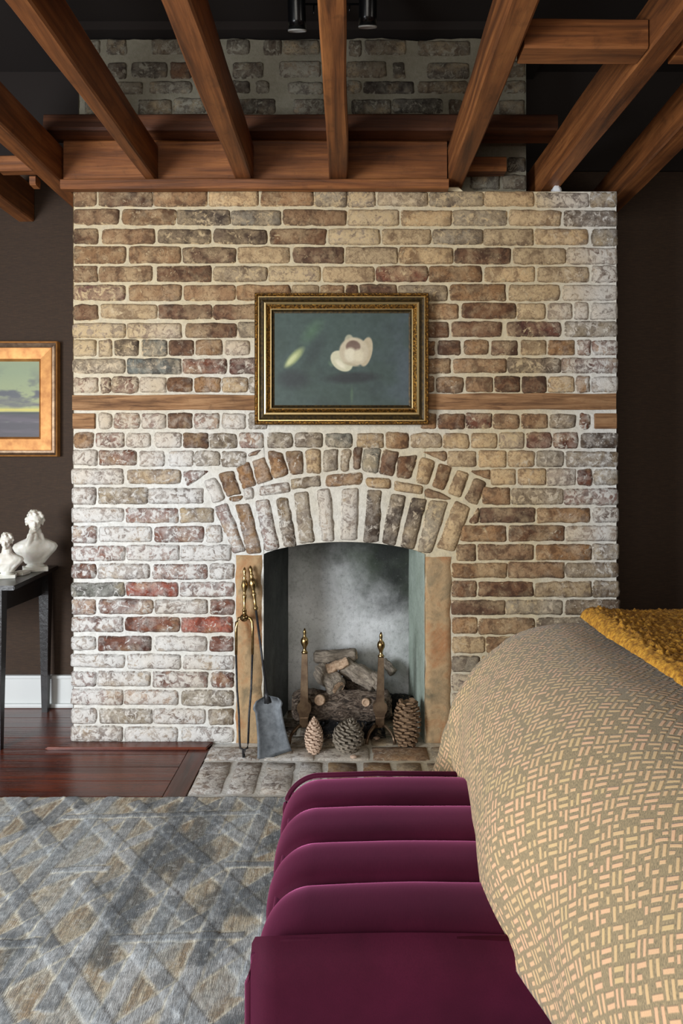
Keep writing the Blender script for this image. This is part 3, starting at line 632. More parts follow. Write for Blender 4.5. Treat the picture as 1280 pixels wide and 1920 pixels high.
def vnoise(U, Vv, sx, sy, oct_=4, seed=0):
    rs = np.random.RandomState(seed); out = np.zeros_like(U); amp = 1; tot = 0
    for k in range(oct_):
        g = rs.rand(64, 64); x = U*sx*2**k; y = Vv*sy*2**k; xi = np.floor(x).astype(int); yi = np.floor(y).astype(int); fx = x-xi; fy = y-yi; fx = fx*fx*(3-2*fx); fy = fy*fy*(3-2*fy)
        G = lambda a, b: g[a % 64, b % 64]
        out += amp*((G(xi, yi)*(1-fx)+G(xi+1, yi)*fx)*(1-fy)+(G(xi, yi+1)*(1-fx)+G(xi+1, yi+1)*fx)*fy); tot += amp; amp *= .55
    return out/tot
def lerp(c, d, f): return c*(1-f[..., None])+np.array(d, float)*f[..., None]
def ell(U, Vv, cx, cy, rx, ry, ang=0, soft=.15):
    ca, sa = math.cos(ang), math.sin(ang); x = (U-cx)*1.43; y = Vv-cy; X = (x*ca+y*sa)/rx; Y_ = (-x*sa+y*ca)/ry
    return np.clip((1-np.sqrt(X*X+Y_*Y_))/soft, 0, 1)
def lotus(U, Vv):
    n = vnoise(U, Vv, 4, 3, 5, 1); n2 = vnoise(U, Vv, 9, 6, 4, 2); c = np.zeros(U.shape+(3,))+np.array([58, 76, 70.])
    c = lerp(c, (70, 82, 88), np.clip((U-.55)*2.2, 0, 1)); c = lerp(c, (48, 66, 56), np.clip((n-.45)*4, 0, 1)*.6); c = lerp(c, (34, 46, 46), np.clip((n2-.5)*4, 0, 1)*.35)
    c = lerp(c, (84, 118, 84), ell(U, Vv, .28, .2, .22, .10, -.9, .9)*.6); c = lerp(c, (30, 38, 40), ell(U, Vv, .15, .72, .22, .13, 0, .6)*.75); c = lerp(c, (28, 34, 36), ell(U, Vv, .58, .70, .35, .075, -.05, .5)*.85)
    c = lerp(c, (32, 44, 44), ell(U, Vv, .30, .42, .10, .28, .5, .8)*.6); c = lerp(c, (74, 96, 74), ell(U, Vv, .575, .88, .02, .12, 0, .6)*.8); c = lerp(c, (90, 112, 88), ell(U, Vv, .42, .55, .05, .03, .8, .8)*.8)
    c = lerp(c, (150, 160, 110), ell(U, Vv, .15, .48, .17, .06, -.83, .45)); c = lerp(c, (196, 200, 146), ell(U, Vv, .135, .50, .13, .034, -.83, .6))
    c = lerp(c, (196, 188, 158), ell(U, Vv, .555, .30, .055, .075, 0, .25)*.8)
    c = lerp(c, (206, 200, 168), ell(U, Vv, .50, .52, .10, .14, -.85, .1)); c = lerp(c, (188, 172, 142), ell(U, Vv, .68, .42, .07, .17, .2, .12)); c = lerp(c, (198, 184, 156), ell(U, Vv, .59, .42, .165, .165, 0, .12))
    c = lerp(c, (116, 92, 78), ell(U, Vv, .585, .365, .085, .075, 0, .2)); c = lerp(c, (222, 212, 184), ell(U, Vv, .565, .45, .075, .09, 0, .35)); c = lerp(c, (216, 204, 174), ell(U, Vv, .625, .46, .07, .085, 0, .4))
    c = lerp(c, (172, 158, 128), ell(U, Vv, .57, .555, .12, .02, .25, .6)*.6); c = lerp(c, (226, 218, 190), ell(U, Vv, .49, .55, .09, .035, .75, .5))
    return c+(vnoise(U, Vv, 40, 28, 2, 5)[..., None]-.5)*14
def land(U, Vv):
    n = vnoise(U, Vv, 5, 7, 5, 8); n2 = vnoise(U*1., Vv, 3, 14, 4, 9); c = np.zeros(U.shape+(3,))+np.array([138, 152, 118.])
    c = lerp(c, (168, 170, 112), np.clip(Vv*1.4-.2, 0, 1)); cl = np.clip((n-.44)*8, 0, 1)*np.exp(-((Vv-.42)/.2)**2); c = lerp(c, (78, 80, 88), cl*.95)
    c = lerp(c, (92, 90, 96), np.clip((n2-.42)*6, 0, 1)*np.exp(-((Vv-.55)/.07)**2)); c = lerp(c, (214, 198, 92), np.exp(-((Vv-.64)/.022)**2)*.9)
    w_ = (Vv > .67).astype(float); c = lerp(c, (62, 56, 66), w_*.95); c = lerp(c, (44, 56, 48), np.exp(-((Vv-.685)/.012)**2)*(n > .4)); c = lerp(c, (132, 136, 124), np.exp(-((Vv-.80)/.008)**2)*np.clip((n-.4)*5, 0, 1)); c = lerp(c, (104, 92, 104), np.clip((n2-.5)*5, 0, 1)*w_*.5)
    return c
def frame_ring(name, x0, x1, z0, z1, prof, mat, parent):
    """mitred picture moulding: prof = [(inset, forward)...]"""
    vs = []; fs = []; n = len(prof)
    for (i_, f_) in prof:
        vs += [(x0+i_, -f_, z0+i_), (x1-i_, -f_, z0+i_), (x1-i_, -f_, z1-i_), (x0+i_, -f_, z1-i_)]
    for k in range(n-1):
        for c in range(4): d = (c+1) % 4; fs.append((k*4+c, k*4+d, (k+1)*4+d, (k+1)*4+c))
    return mesh_obj(name, vs, fs, mat, parent, False)
def picture(name, x0, x1, z0, z1, Y, bands, inset, colf, nx, nz, label, cat='painting'):
    cx, cz = (x0+x1)/2, (z0+z1)/2; root = empty(name, (cx, Y, z0)); tag(root, label, cat)
    hx, hz = (x1-x0)/2, (z1-z0)
    for nm, prof, mt in bands: frame_ring(nm, -hx, hx, 0, hz, prof, M[mt], root)
    o = box('backing_board', -hx+.01, hx-.01, -.008, -.001, .01, hz-.01, M['frame_dark'], root)
    c = vgrid('canvas', -hx+inset, hx-inset, inset, hz-inset, nx, nz, colf, M['canvas'], root); c.location = (0, -.016, 0)
    return root
Yp = YF-.016; s_ = Yp/F
x0, x1, z0, z1 = pxx(477, Yp-.03), pxx(803.5, Yp-.03), pz(796, Yp-.03), pz(549, Yp-.03); I = .078
pic = picture('framed_painting', x0, x1, z0, z1, Yp, [('outer_moulding', [(0, 0), (0, .030), (.004, .036), (.009, .036), (.012, .030), (.014, .030)], 'gold_old'),
  ('outer_bead', [(.014, .030), (.016, .033), (.018, .033), (.019, .030)], 'gold_bright'),
  ('cove', [(.019, .030), (.026, .026), (.034, .030), (.038, .036)], 'frame_dark'),
  ('raised_fillet', [(.038, .036), (.041, .042), (.046, .043), (.049, .038)], 'gold_bright'),
  ('inner_moulding', [(.049, .038), (.055, .034), (.062, .028), (.063, .028)], 'gold_old'),
  ('inner_bead', [(.063, .028), (.065, .030), (.068, .028)], 'gold_bright'),
  ('sight_edge', [(.068, .028), (.074, .018), (I+.002, .016)], 'frame_dark')], I, lotus, 240, 160, 'gilt framed oil painting of a white water lily on the brick breast')
Yq = YB-.002; x1 = pxx(108, Yq-.03); z0, z1 = pz(856, Yq-.03), pz(640, Yq-.03); x0 = x1-.80; I2 = .092
picture('framed_landscape', x0, x1, z0, z1, Yq, [('outer_moulding', [(0, 0), (0, .034), (.003, .038), (.006, .036), (.008, .030)], 'gold'),
  ('cove', [(.008, .030), (.018, .024), (.028, .026)], 'brass_dull'), ('flat_panel', [(.028, .026), (.031, .030), (.082, .026)], 'gold'), ('sight_edge', [(.082, .026), (.085, .030), (.088, .026), (I2+.002, .015)], 'gold')],
  I2, land, 170, 110, 'gold framed landscape painting on the brown wall above the busts')

# ------------------------------------------------------------------ side table and busts
tb = empty('side_table', (-1.66, 3.0, 0)); tag(tb, 'dark mahogany side table with tapered legs under the busts', 'table')
TX0, TX1, TZ = -1.95, -1.335, .676
bm = bmesh.new(); q = [(TX0, 2.70), (-1.295, 2.70), (-1.36, 3.275), (TX0, 3.275)]
vb = [bm.verts.new((a, b, TZ-.018)) for a, b in q]; vt = [bm.verts.new((a, b, TZ)) for a, b in q]
bm.faces.new(vt); bm.faces.new(vb[::-1]); [bm.faces.new((vb[k], vb[(k+1) % 4], vt[(k+1) % 4], vt[k])) for k in range(4)]
bmesh.ops.bevel(bm, geom=[e for e in bm.edges], offset=.003, segments=2, affect='EDGES')
TO = Vector((1.66, -3.0, 0)); o = bm_obj('table_top', bm, M['table'], tb, False); o.location = TO
o = box('apron', TX0+.06, -1.415, 2.78, 3.255, TZ-.13, TZ-.018, M['table'], tb, .002); o.location = TO
for (x, y) in ((-1.405, 3.235), (-1.405, 2.80), (TX0+.07, 3.235), (TX0+.07, 2.80)):
    bm = bmesh.new(); v = []
    for z, h in ((TZ-.02, .022), (TZ-.14, .022), (0, .013)): v.append([bm.verts.new((x+a*h, y+b*h, z)) for a, b in ((-1, -1), (1, -1), (1, 1), (-1, 1))])
    for i in range(2):
        for k in range(4): bm.faces.new((v[i+1][k], v[i+1][(k+1) % 4], v[i][(k+1) % 4], v[i][k]))
    bm.faces.new(v[0]); bm.faces.new(v[2][::-1])
    o = bm_obj('leg', bm, M['table'], tb, False); o.location = TO
def blob(bm, c, r, rot=None, seg=16):
    m = Matrix.Translation(c) @ ((rot or Matrix.Identity(4))) @ Matrix.Diagonal((*r, 1))
    bmesh.ops.create_uvsphere(bm, u_segments=seg, v_segments=seg//2+2, radius=1, matrix=m)
def limb(bm, a, b, ra, rb):
    a, b = Vector(a), Vector(b); n = 6
    tube(bm, [a.lerp(b, i/n) for i in range(n+1)], [ra+(rb-ra)*i/n for i in range(n+1)], 12)
    blob(bm, a, (ra,)*3); blob(bm, b, (rb,)*3)
def bust(name, loc, H, rz, label, hand, group='white busts'):
    """unit bust 1 high, faces -Y; plinth below is a part"""
    root = empty(name, loc, rz); tag(root, label, 'bust')
    bm = bmesh.new(); s = 1.
    # torso: lofted half body that narrows to the socle
    prof = [(.13, .15, .11), (.19, .19, .13), (.26, .25, .15), (.34, .32, .165), (.41, .355, .17), (.465, .32, .16), (.51, .24, .145), (.55, .15, .12), (.59, .09, .09)]
    rings = []
    for z, rx, ry in prof:
        ring = []
        for k in range(32):
            a = 2*math.pi*k/32; ca, sa = math.cos(a), math.sin(a)
            x = rx*abs(ca)**.85*(1 if ca > 0 else -1); y = ry*sa-.01*(z > .3)
            x += .012*ns(a*2, z*8); y += .02*ns(a*3, z*10, 4)
            ring.append(bm.verts.new((x, y, z)))
        rings.append(ring)
    for i in range(len(rings)-1):
        for k in range(32): bm.faces.new((rings[i][k], rings[i][(k+1) % 32], rings[i+1][(k+1) % 32], rings[i+1][k]))
    bm.faces.new(rings[0][::-1]); bm.faces.new(rings[-1])
    limb(bm, (0, .0, .52), (-.0, -.012, .66), .13, .10)
    nh = len(bm.verts)                # neck
    hc = Vector((-.01, -.02, .815))
    rt = Matrix.Rotation(R(10), 4, 'X') @ Matrix.Rotation(R(-8), 4, 'Y')
    blob(bm, hc+Vector((0, .012, .03)), (.098, .118, .105), rt); blob(bm, hc+Vector((-.004, -.035, -.035)), (.072, .078, .105), rt)   # cranium, face
    blob(bm, hc+Vector((-.008, -.082, -.115)), (.032, .03, .025))                                        # chin
    limb(bm, hc+Vector((-.006, -.112, .0)), hc+Vector((-.010, -.140, -.045)), .012, .018)                   # nose
    for sx in (-1, 1):
        blob(bm, hc+Vector((sx*.036-.005, -.098, .012)), (.030, .022, .010))                              # brow
        blob(bm, hc+Vector((sx*.036-.005, -.093, -.012)), (.016, .016, .010)); blob(bm, hc+Vector((sx*.098, .01, -.02)), (.014, .022, .034))  # eye, ear
        blob(bm, hc+Vector((sx*.045, -.07, -.05)), (.025, .025, .028))
    blob(bm, hc+Vector((-.009, -.110, -.070)), (.026, .014, .007)); blob(bm, hc+Vector((-.009, -.107, -.084)), (.022, .014, .008))  # lips
    rs = random.Random(3)
    for k in range(54):                                                                                   # curls
        a = rs.uniform(0, 2*math.pi); e = rs.uniform(-.25, 1.35); d = Vector((math.cos(a)*math.cos(e), math.sin(a)*math.cos(e), math.sin(e)))
        if d.y < -.45 and d.z < .55: continue
        blob(bm, hc+Vector((0, .014, .03))+Vector((d.x*.108, d.y*.125, d.z*.112)), (rs.uniform(.016, .030),)*3, seg=8)
    bm.verts.ensure_lookup_table()
    for v in bm.verts[nh:]: v.co = Vector((0, -.02, .66))+(v.co-Vector((0, 0, .68)))*1.27
    if hand:   # collar, scarf and a hand raised to the chin
        for sx in (-1, 1): limb(bm, (sx*.08, -.04, .60), (sx*.13, -.115, .47), .05, .030); limb(bm, (sx*.13, -.115, .47), (sx*.03, -.15, .30), .030, .012)
        limb(bm, (-.01, -.10, .63), (.0, -.13, .56), .05, .045)
        limb(bm, (-.12, -.12, .44), (-.075, -.16, .60), .055, .040)
        blob(bm, (-.075, -.165, .665), (.040, .024, .040))
        for k in range(4): limb(bm, (-.105+k*.021, -.185, .672), (-.078+k*.021, -.168, .722-.006*k), .011, .009)
        limb(bm, (-.05, -.17, .67), (-.03, -.15, .70), .012, .010)
        blob(bm, (-.135, -.03, .875), (.03, .03, .04))
    else:
        for sx in (-1, 1): limb(bm, (sx*.08, -.04, .60), (sx*.02, -.13, .36), .022, .012)
    for v in bm.verts: v.co *= H
    o = bm_obj('figure', bm, M['marble'], root)
    md = o.modifiers.new('remesh', 'REMESH'); md.mode = 'VOXEL'; md.voxel_size = .0115*H; md.use_smooth_shade = True
    sm = o.modifiers.new('smooth', 'SMOOTH'); sm.iterations = 2; sm.factor = .5
    lathe('socle', [(.14*H, .07*H), (.155*H, .085*H), (.14*H, .10*H), (.12*H, .12*H), (.14*H, .14*H), (.10*H, .18*H)], M['marble'], root, 24)
    box('plinth', -.19*H, .19*H, -.15*H, .15*H, 0, .08*H, M['marble'], root, .01*H)
    return root
bust('marble_bust', (pxx(66, 3.10), 3.10, TZ), .265, R(28), 'larger white marble bust with hand raised to chin', True)
bust('marble_bust', (pxx(13, 2.90), 2.90, TZ), .185, R(20), 'smaller white bust at the left beside the larger bust', False)
tag(box('marble_slab', pxx(30, 3.0), pxx(52, 3.0), 2.955, 3.03, TZ, TZ+.014, M['marble'], None, .002), 'small flat white slab on the table between the two busts', 'slab')

# ------------------------------------------------------------------ fireplace tools
def leaned(name, foot, head, label, cat):
    """empty at the foot whose local Z runs to the head"""
    f, h = Vector(foot), Vector(head); root = empty(name, f); root.rotation_mode = 'QUATERNION'
    root.rotation_quaternion = (h-f).to_track_quat('Z', 'Y'); tag(root, label, cat); return root, (h-f).length
def zaxis_fix(root, f, h):
    d = (Vector(h)-Vector(f)).normalized(); x = Vector((1, 0, 0)); x = (x-d*x.dot(d)).normalized(); y = d.cross(x)
    m = Matrix((x, y, d)).transposed(); root.rotation_quaternion = m.to_quaternion()
def handle(prof_scale=1.): 
    k = prof_scale
    return [(.0045*k, 0), (.008*k, .004), (.009*k, .010), (.0055*k, .016), (.006*k, .05), (.0085*k, .060), (.0085*k, .068), (.005*k, .074), (.007*k, .084), (.0125*k, .098), (.014*k, .108), (.0115*k, .124), (.006*k, .134), (.0085*k, .140), (.005*k, .146), (.006*k, .156), (.0075*k, .165), (.005*k, .176), (.001, .182)]
f = Vector((pxx(457, 2.71), 2.71, .004)); h = Vector((pxx(458.5, 2.83), 2.828, pz(1063, 2.83)))
tg, L_ = leaned('fire_tongs', f, h, 'brass handled iron fire tongs leaning on the left jamb', 'tongs'); zaxis_fix(tg, f, h)
lathe('handle', handle(), M['brass'], tg, 20, (0, 0, L_-.182))
zs = L_-.182; 
bm = bmesh.new(); tube(bm, [(0, 0, zs+.01), (0, 0, zs-.012)], .009, 12); o = bm_obj('collar', bm, M['brass'], tg)
bm = bmesh.new(); tube(bm, [(0, -.008, zs-.020), (0, .008, zs-.020)], .016, 20); bm_obj('pivot_disc', bm, M['brass'], tg)
bm = bmesh.new(); tube(bm, [(0, -.012, zs-.020), (0, -.007, zs-.020)], .007, 16); bm_obj('pivot_screw', bm, M['brass'], tg)
for sx in (-1, 1):
    w1 = .034*1; bm = bmesh.new()
    tube(bm, [(sx*.010, 0, zs-.018), (sx*.024, 0, zs-.024), (sx*.031, 0, zs-.038), (sx*.033, 0, zs-.06), (sx*.0325, 0, zs-.165)], [.006, .007, .0068, .0062, .0055], 12)
    a = bm_obj('arm', bm, M['brass'], tg)
    bm = bmesh.new(); tube(bm, [(sx*.0325, 0, zs-.163), (sx*.028, 0, zs-.30), (sx*.020, 0, .16), (sx*.0165, 0, .055), (sx*.014, 0, .035), (sx*.004, 0, .030), (sx*.002, 0, .0)], .0042, 10)
    bm_obj('arm_rod', bm, M['iron'], a)
f = Vector((pxx(515, 2.72), 2.72, .004)); h = Vector((pxx(469, 2.83), 2.828, pz(1060, 2.83)))
sh, L_ = leaned('fire_shovel', f, h, 'iron fire shovel with a turned brass handle at the firebox edge', 'shovel'); zaxis_fix(sh, f, h)
lathe('handle', handle(1.12), M['brass'], sh, 20, (0, 0, L_-.182))
bm = bmesh.new(); tube(bm, [(0, 0, .20), (0, 0, L_-.175)], [.0045, .0048], 10); bm_obj('shaft', bm, M['iron'], sh)
bm = bmesh.new(); out = [(0, .028), (.03, .030), (.06, .034)]
g = []; nz, nx = 18, 10
for j in range(nz+1):
    z = .0+.232*j/nz; tt = j/nz
    hw = .068*(1-tt)**1.6+.052*(1-abs(2*tt-1.25)**3*.35) if tt < .8 else .052*math.sqrt(max(0, 1-((tt-.8)/.2)**2))+.008
    if tt < .8: hw = .052+.018*(1-tt/.8)**2.2
    g.append([bm.verts.new(((2*i/nx-1)*hw, -.012*abs(2*i/nx-1)**3-.003, z+.014*(1-tt)*(2*i/nx-1))) for i in range(nx+1)])
for j in range(nz):
    for i in range(nx): bm.faces.new((g[j][i], g[j][i+1], g[j+1][i+1], g[j+1][i]))
o = bm_obj('blade', bm, M['iron2'], sh); md = o.modifiers.new('solid', 'SOLIDIFY'); md.thickness = .0025
bm = bmesh.new(); tube(bm, [(0, .001, .205), (0, -.001, .235), (0, 0, .252)], [.016, .011, .006], 12); bm_obj('socket', bm, M['iron'], sh)

# ------------------------------------------------------------------ andirons, grate, logs
def andiron(px, py_top, px_b, label):
    Y = 2.905; x = pxx(px_b, Y); root = empty('andiron', (x, Y, 0)); tag(root, label, 'andiron', 'pair of brass andirons')
    zt = pz(py_top, Y); zb = pz(1357, Y); dx = pxx(px, Y)-x
    # finial
    zf = zt-.105
    lathe('finial', [(.010, 0), (.015, .004), (.010, .010), (.0065, .020), (.010, .030), (.0155, .042), (.0165, .052), (.014, .062), (.007, .070), (.0055, .078), (.0075, .086), (.0065, .094), (.002, .105)], M['brass'], root, 20, (dx, 0, zf))
    # tapered square column on an ogee foot
    bm = bmesh.new(); r = []
    zc = zb+.03; 
    for z, hx in ((zf, .0115), (zc+.075, .0165), (zc+.066, .017), (zc+.058, .026), (zc+.045, .030), (zc+.030, .029), (zc+.016, .022), (zc+.008, .020), (zc, .020)):
        t_ = (z-zc)/(zf-zc); cx = dx*t_; r.append([bm.verts.new((cx+a*hx, b*min(hx, .016), z)) for a, b in ((-1, -1), (1, -1), (1, 1), (-1, 1))])
    for i in range(len(r)-1):
        for k in range(4): bm.faces.new((r[i+1][k], r[i+1][(k+1) % 4], r[i][(k+1) % 4], r[i][k]))
    bm.faces.new(r[0]); bm.faces.new(r[-1][::-1]); bm_obj('column', bm, M['brass_dull'], root, False)
    box('foot_block', -.019, .019, -.017, .017, zb-.012, zc+.002, M['brass_dull'], root, .003)
    for sx in (-1, 1):
        bm = bmesh.new(); tube(bm, [(0, 0, zb-.006), (sx*.025, -.02, zb-.004), (sx*.045, -.045, zb-.02), (sx*.052, -.06, zb*.5), (sx*.058, -.075, .008)], [.008, .008, .007, .006, .008], 10); bm_obj('leg', bm, M['brass_dull'], root)
    bm = bmesh.new(); bx(bm, -.008, .008, .01, .26, zb-.012, zb+.004); bx(bm, -.008, .008, .245, .26, .0, zb); bm_obj('log_bar', bm, M['iron'], root, False)
    return root
andiron(571, 1178, 570, 'left brass andiron with urn finial before the logs'); andiron(714, 1185, 712, 'right brass andiron with urn finial before the logs')
def log(name, a, b, r, label, mat='bark', cuts=True, rough=.2, flat=1., cat='log', seed=0):
    a, b = Vector(a), Vector(b); c = (a+b)/2; L = (b-a).length; n = 40; seg = 36; vs = []; fs = []
    for i in range(n+1):
        f = i/n; endr = 1-.25*max(0, (abs(2*f-1)-.9)/.1)**2
        for k in range(seg):
            an = 2*math.pi*k/seg; rr = r*endr*(1+rough*ns(math.cos(an)*1.6+seed, math.sin(an)*1.6, f*L/r*.8)+.10*rough*5*abs(ns(an*2.2, f*L/r*2.6, seed+5)))
            vs.append(((f-.5)*L+ns(math.cos(an)*2, math.sin(an)*2, seed)*r*.15, rr*math.cos(an), rr*math.sin(an)*flat))
    for i in range(n):
        for k in range(seg): fs.append((i*seg+k, i*seg+(k+1) % seg, (i+1)*seg+(k+1) % seg, (i+1)*seg+k))
    fs.append(tuple(range(seg))[::-1]); fs.append(tuple(n*seg+k for k in range(seg)))
    fs = [tuple(reversed(q)) for q in fs]
    o = mesh_obj(name, vs, fs, M[mat], None, True, c); o.rotation_mode = 'QUATERNION'; o.rotation_quaternion = (b-a).to_track_quat('X', 'Z'); tag(o, label, cat, None)
    if cuts:
        for sg in (-1, 1):
            vv = [((sg*(L/2+.002))+ns(math.cos(2*math.pi*k/seg)*2, math.sin(2*math.pi*k/seg)*2, seed)*r*.15, r*.70*math.cos(2*math.pi*k/seg), r*.70*flat*math.sin(2*math.pi*k/seg)) for k in range(seg)]
            mesh_obj('cut_face', vv, [tuple(range(seg)) if sg > 0 else tuple(range(seg))[::-1]], M['cut'], o, False)
    return o
Yl = 3.00
big = log('big_log', P(549, 1321, Yl), P(731, 1323, Yl), .060, 'large bark covered front log across the andirons', rough=.28, seed=2)
for (px, py, r) in ((600, 1304, .017), (685, 1308, .013)):
    w_ = P(px, py, Yl); lp = big.rotation_quaternion.inverted() @ (w_-big.location)
    o = lathe('knot', [(r*1.5, 0), (r*1.3, .008), (r, .013), (r*.92, .010), (.001, .011)], M['cut'], big, 18)
    o.location = lp+Vector((0, -.058, 0)) if abs(lp.y) < .03 else lp; o.rotation_euler = (R(90), 0, 0)
    if lp.y > .0: pass
log('split_log', P(590, 1232, 3.12), P(668, 1228, 3.10), .034, 'grey split log at the top left of the pile', 'logwood', True, .25, .8, seed=4)
log('split_log', P(600, 1256, 3.09), P(634, 1290, 2.985), .042, 'short thick log stub leaning on the front log', 'logwood', True, .3, seed=6)
log('split_log', P(612, 1256, 3.02), P(652, 1240, 3.04), .020, 'small pale split branch across the pile', 'cut', False, .3, seed=8)
log('split_log', P(642, 1245, 3.07), P(704, 1282, 3.04), .042, 'grey forked log on the right of the pile', 'logwood', True, .4, .85, seed=9)
log('split_log', P(700, 1262, 3.03), P(712, 1292, 3.0), .020, 'small grey log behind the right andiron', 'logwood', False, .4, seed=11)
log('split_log', P(718, 1238, 3.19), P(738, 1262, 3.14), .018, 'greenish grey log piece behind the right andiron at the back', 'logwood', False, .4, seed=12)
log('split_log', P(640, 1276, 3.14), P(700, 1300, 3.12), .035, 'dark log resting at the back of the pile', 'bark', False, .3, seed=13)
log('charred_log', P(725, 1318, 3.16), P(772, 1322, 3.10), .042, 'dark charred log at the right rear of the firebox', 'ember', False, .3, seed=14)
# ember bed and gas grate
g = empty('fire_grate', (0, 3.02, 0)); tag(g, 'black iron fire grate holding the logs', 'grate'); gx0, gx1 = pxx(575, 3.0), pxx(718, 3.0)
bm = bmesh.new(); bm.free()
for y in (-.06, .16): bm_obj('rail', tube(bmesh.new(), [(gx0, y, .038), (gx1, y, .038)], .006), M['iron'], g)
for k in range(6):
    x = gx0+.015+(gx1-gx0-.03)*k/5; bm = bmesh.new(); tube(bm, [(x, -.085, .06), (x, -.075, .045), (x, .0, .043), (x, .17, .043)], .005); bm_obj('bar', bm, M['iron'], g)
for x in (gx0+.01, gx1-.01):
    for y in (-.06, .16): bm = bmesh.new(); tube(bm, [(x, y, .038), (x*1.05, y, .0)], .006); bm_obj('leg', bm, M['iron'], g)
vs = []; fs = []; nx, ny = 60, 24; ex0, ex1 = pxx(590, 2.95), pxx(722, 2.95)
for j in range(ny+1):
    for i in range(nx+1):
        x = ex0+(ex1-ex0)*i/nx; y = 2.90+.20*j/ny; d = min(i, nx-i)/nx*6; d2 = min(1, j/6); k = min(1, d)*d2
        vs.append((x, y, .006+k*(.045+.035*ns(x*26, y*26)+.015*ns(x*70, y*70, 3))))
for j in range(ny):
    for i in range(nx): a = j*(nx+1)+i; fs.append((a, a+1, a+nx+2, a+nx+1))
tag(mesh_obj('ember_bed', vs, fs, M['ember']), 'charcoal black and tan ember material under the logs', 'embers', kind='stuff')
# loose ash chips
for k, (px, py) in enumerate(((663, 1421), (655, 1391), (706, 1386))):
    bm = bmesh.new(); bmesh.ops.create_icosphere(bm, subdivisions=2, radius=1)
    for v in bm.verts: v.co = Vector((v.co.x*.015, v.co.y*.012, v.co.z*.006))*(1+.4*ns(v.co.x*2, v.co.y*2, k*3.))
    q = PF(px, py, .006); q.z = .011
    tag(bm_obj('bark_chip', bm, M['cone_pale'], None, True, q), ['pale bark chip in front of the middle pine cone', 'pale chip behind the middle pine cone', 'pale chip beneath the right andiron'][k], 'chip')
# pine cones
def cone(loc, H, Rr, mat, label, rot=(0, 0, 0), open_=1., seed=0, barrel=False):
    root = empty('pine_cone', loc); root.rotation_euler = rot; tag(root, label, 'pine cone')
    prof = lambda f: Rr*(math.sin(math.pi*min(1, (f*(.70 if barrel else .86)+.14)))**(.6 if barrel else .75))
    lathe('core', [(max(.002, prof(f)*.62), H*f) for f in [i/12 for i in range(13)]], M[mat], root, 14)
    bm = bmesh.new(); rs = random.Random(seed); n = 92
    for k in range(n):
        f = (k+.5)/n; a = k*2.39996; r0 = prof(f)*.5; r1 = prof(f)*(1.0+.05*rs.random()); z = H*f; dz = -.05*H*open_*(1-f)+.07*H*f
        wv = .30*prof(f)+.0035; ca, sa = math.cos(a), math.sin(a); tx, ty = -sa, ca
        p = lambda r, s_, zz: bm.verts.new((ca*r+tx*s_, sa*r+ty*s_, zz))
        A = p(r0, -wv*.6, z); B = p(r0, wv*.6, z); C = p(r1*.92, wv, z+dz); D = p(r1*1.02, 0, z+dz*1.2-.001); E = p(r1*.92, -wv, z+dz)
        A2 = p(r0, -wv*.6, z+.004); B2 = p(r0, wv*.6, z+.004); C2 = p(r1*.9, wv*.9, z+dz+.0055); D2 = p(r1, 0, z+dz*1.2+.007); E2 = p(r1*.9, -wv*.9, z+dz+.0055)
        bm.faces.new((A, E, D, C, B)); bm.faces.new((A2, B2, C2, D2, E2)); bm.faces.new((E, E2, D2, D)); bm.faces.new((D, D2, C2, C)); bm.faces.new((C, C2, B2, B)); bm.faces.new((A, A2, E2, E))
    bmesh.ops.recalc_face_normals(bm, faces=bm.faces)
    o = bm_obj('scales', bm, M[mat], root, False); o['kind'] = 'stuff'
q = PF(588, 1416); cone((q.x, q.y+.02, .006), .125, .037, 'cone_pale', 'pale pinkish pine cone on the hearth before the left andiron', seed=1)
q = PF(650, 1414); cone((q.x-.004, q.y+.03, .012), .115, .062, 'cone_grey', 'grey open pine cone in the middle of the hearth', (R(8), R(12), 0), 1.6, seed=2)
q = PF(763, 1404); cone((q.x, q.y+.03, .006), .165, .056, 'cone', 'large brown pine cone at the right jamb', (0, R(4), 1), .8, seed=3, barrel=True)

# ------------------------------------------------------------------ rug
RX0, RX1, RY0, RY1 = -2.0, 1.7, .55, 2.378
nx, ny = 700, 430
xs = np.linspace(RX0, RX1, nx+1); ys = np.linspace(RY0, RY1, ny+1)**1.0; X, Yg = np.meshgrid(xs, ys)
tanc = np.array([204, 190, 164.]); n1 = vnoise(X+5, Yg+5, 3.5, 3.5, 5, 21); n2 = vnoise(X+5, Yg+5, 14, 9, 4, 22); nf = vnoise(X+5, Yg+5, 220, 40, 2, 23); nfy = vnoise(X+5, Yg+5, 160, 8, 2, 24)
col = np.zeros(X.shape+(3,))+tanc; col = lerp(col, (146, 124, 98), np.clip((nfy-.42)*6, 0, 1)*.75); col = lerp(col, (176, 176, 170), np.clip((n2-.5)*4, 0, 1)*.5)
hgt = np.zeros_like(X); wx = X+(n2-.5)*.008; wy = Yg+(n1-.5)*.008
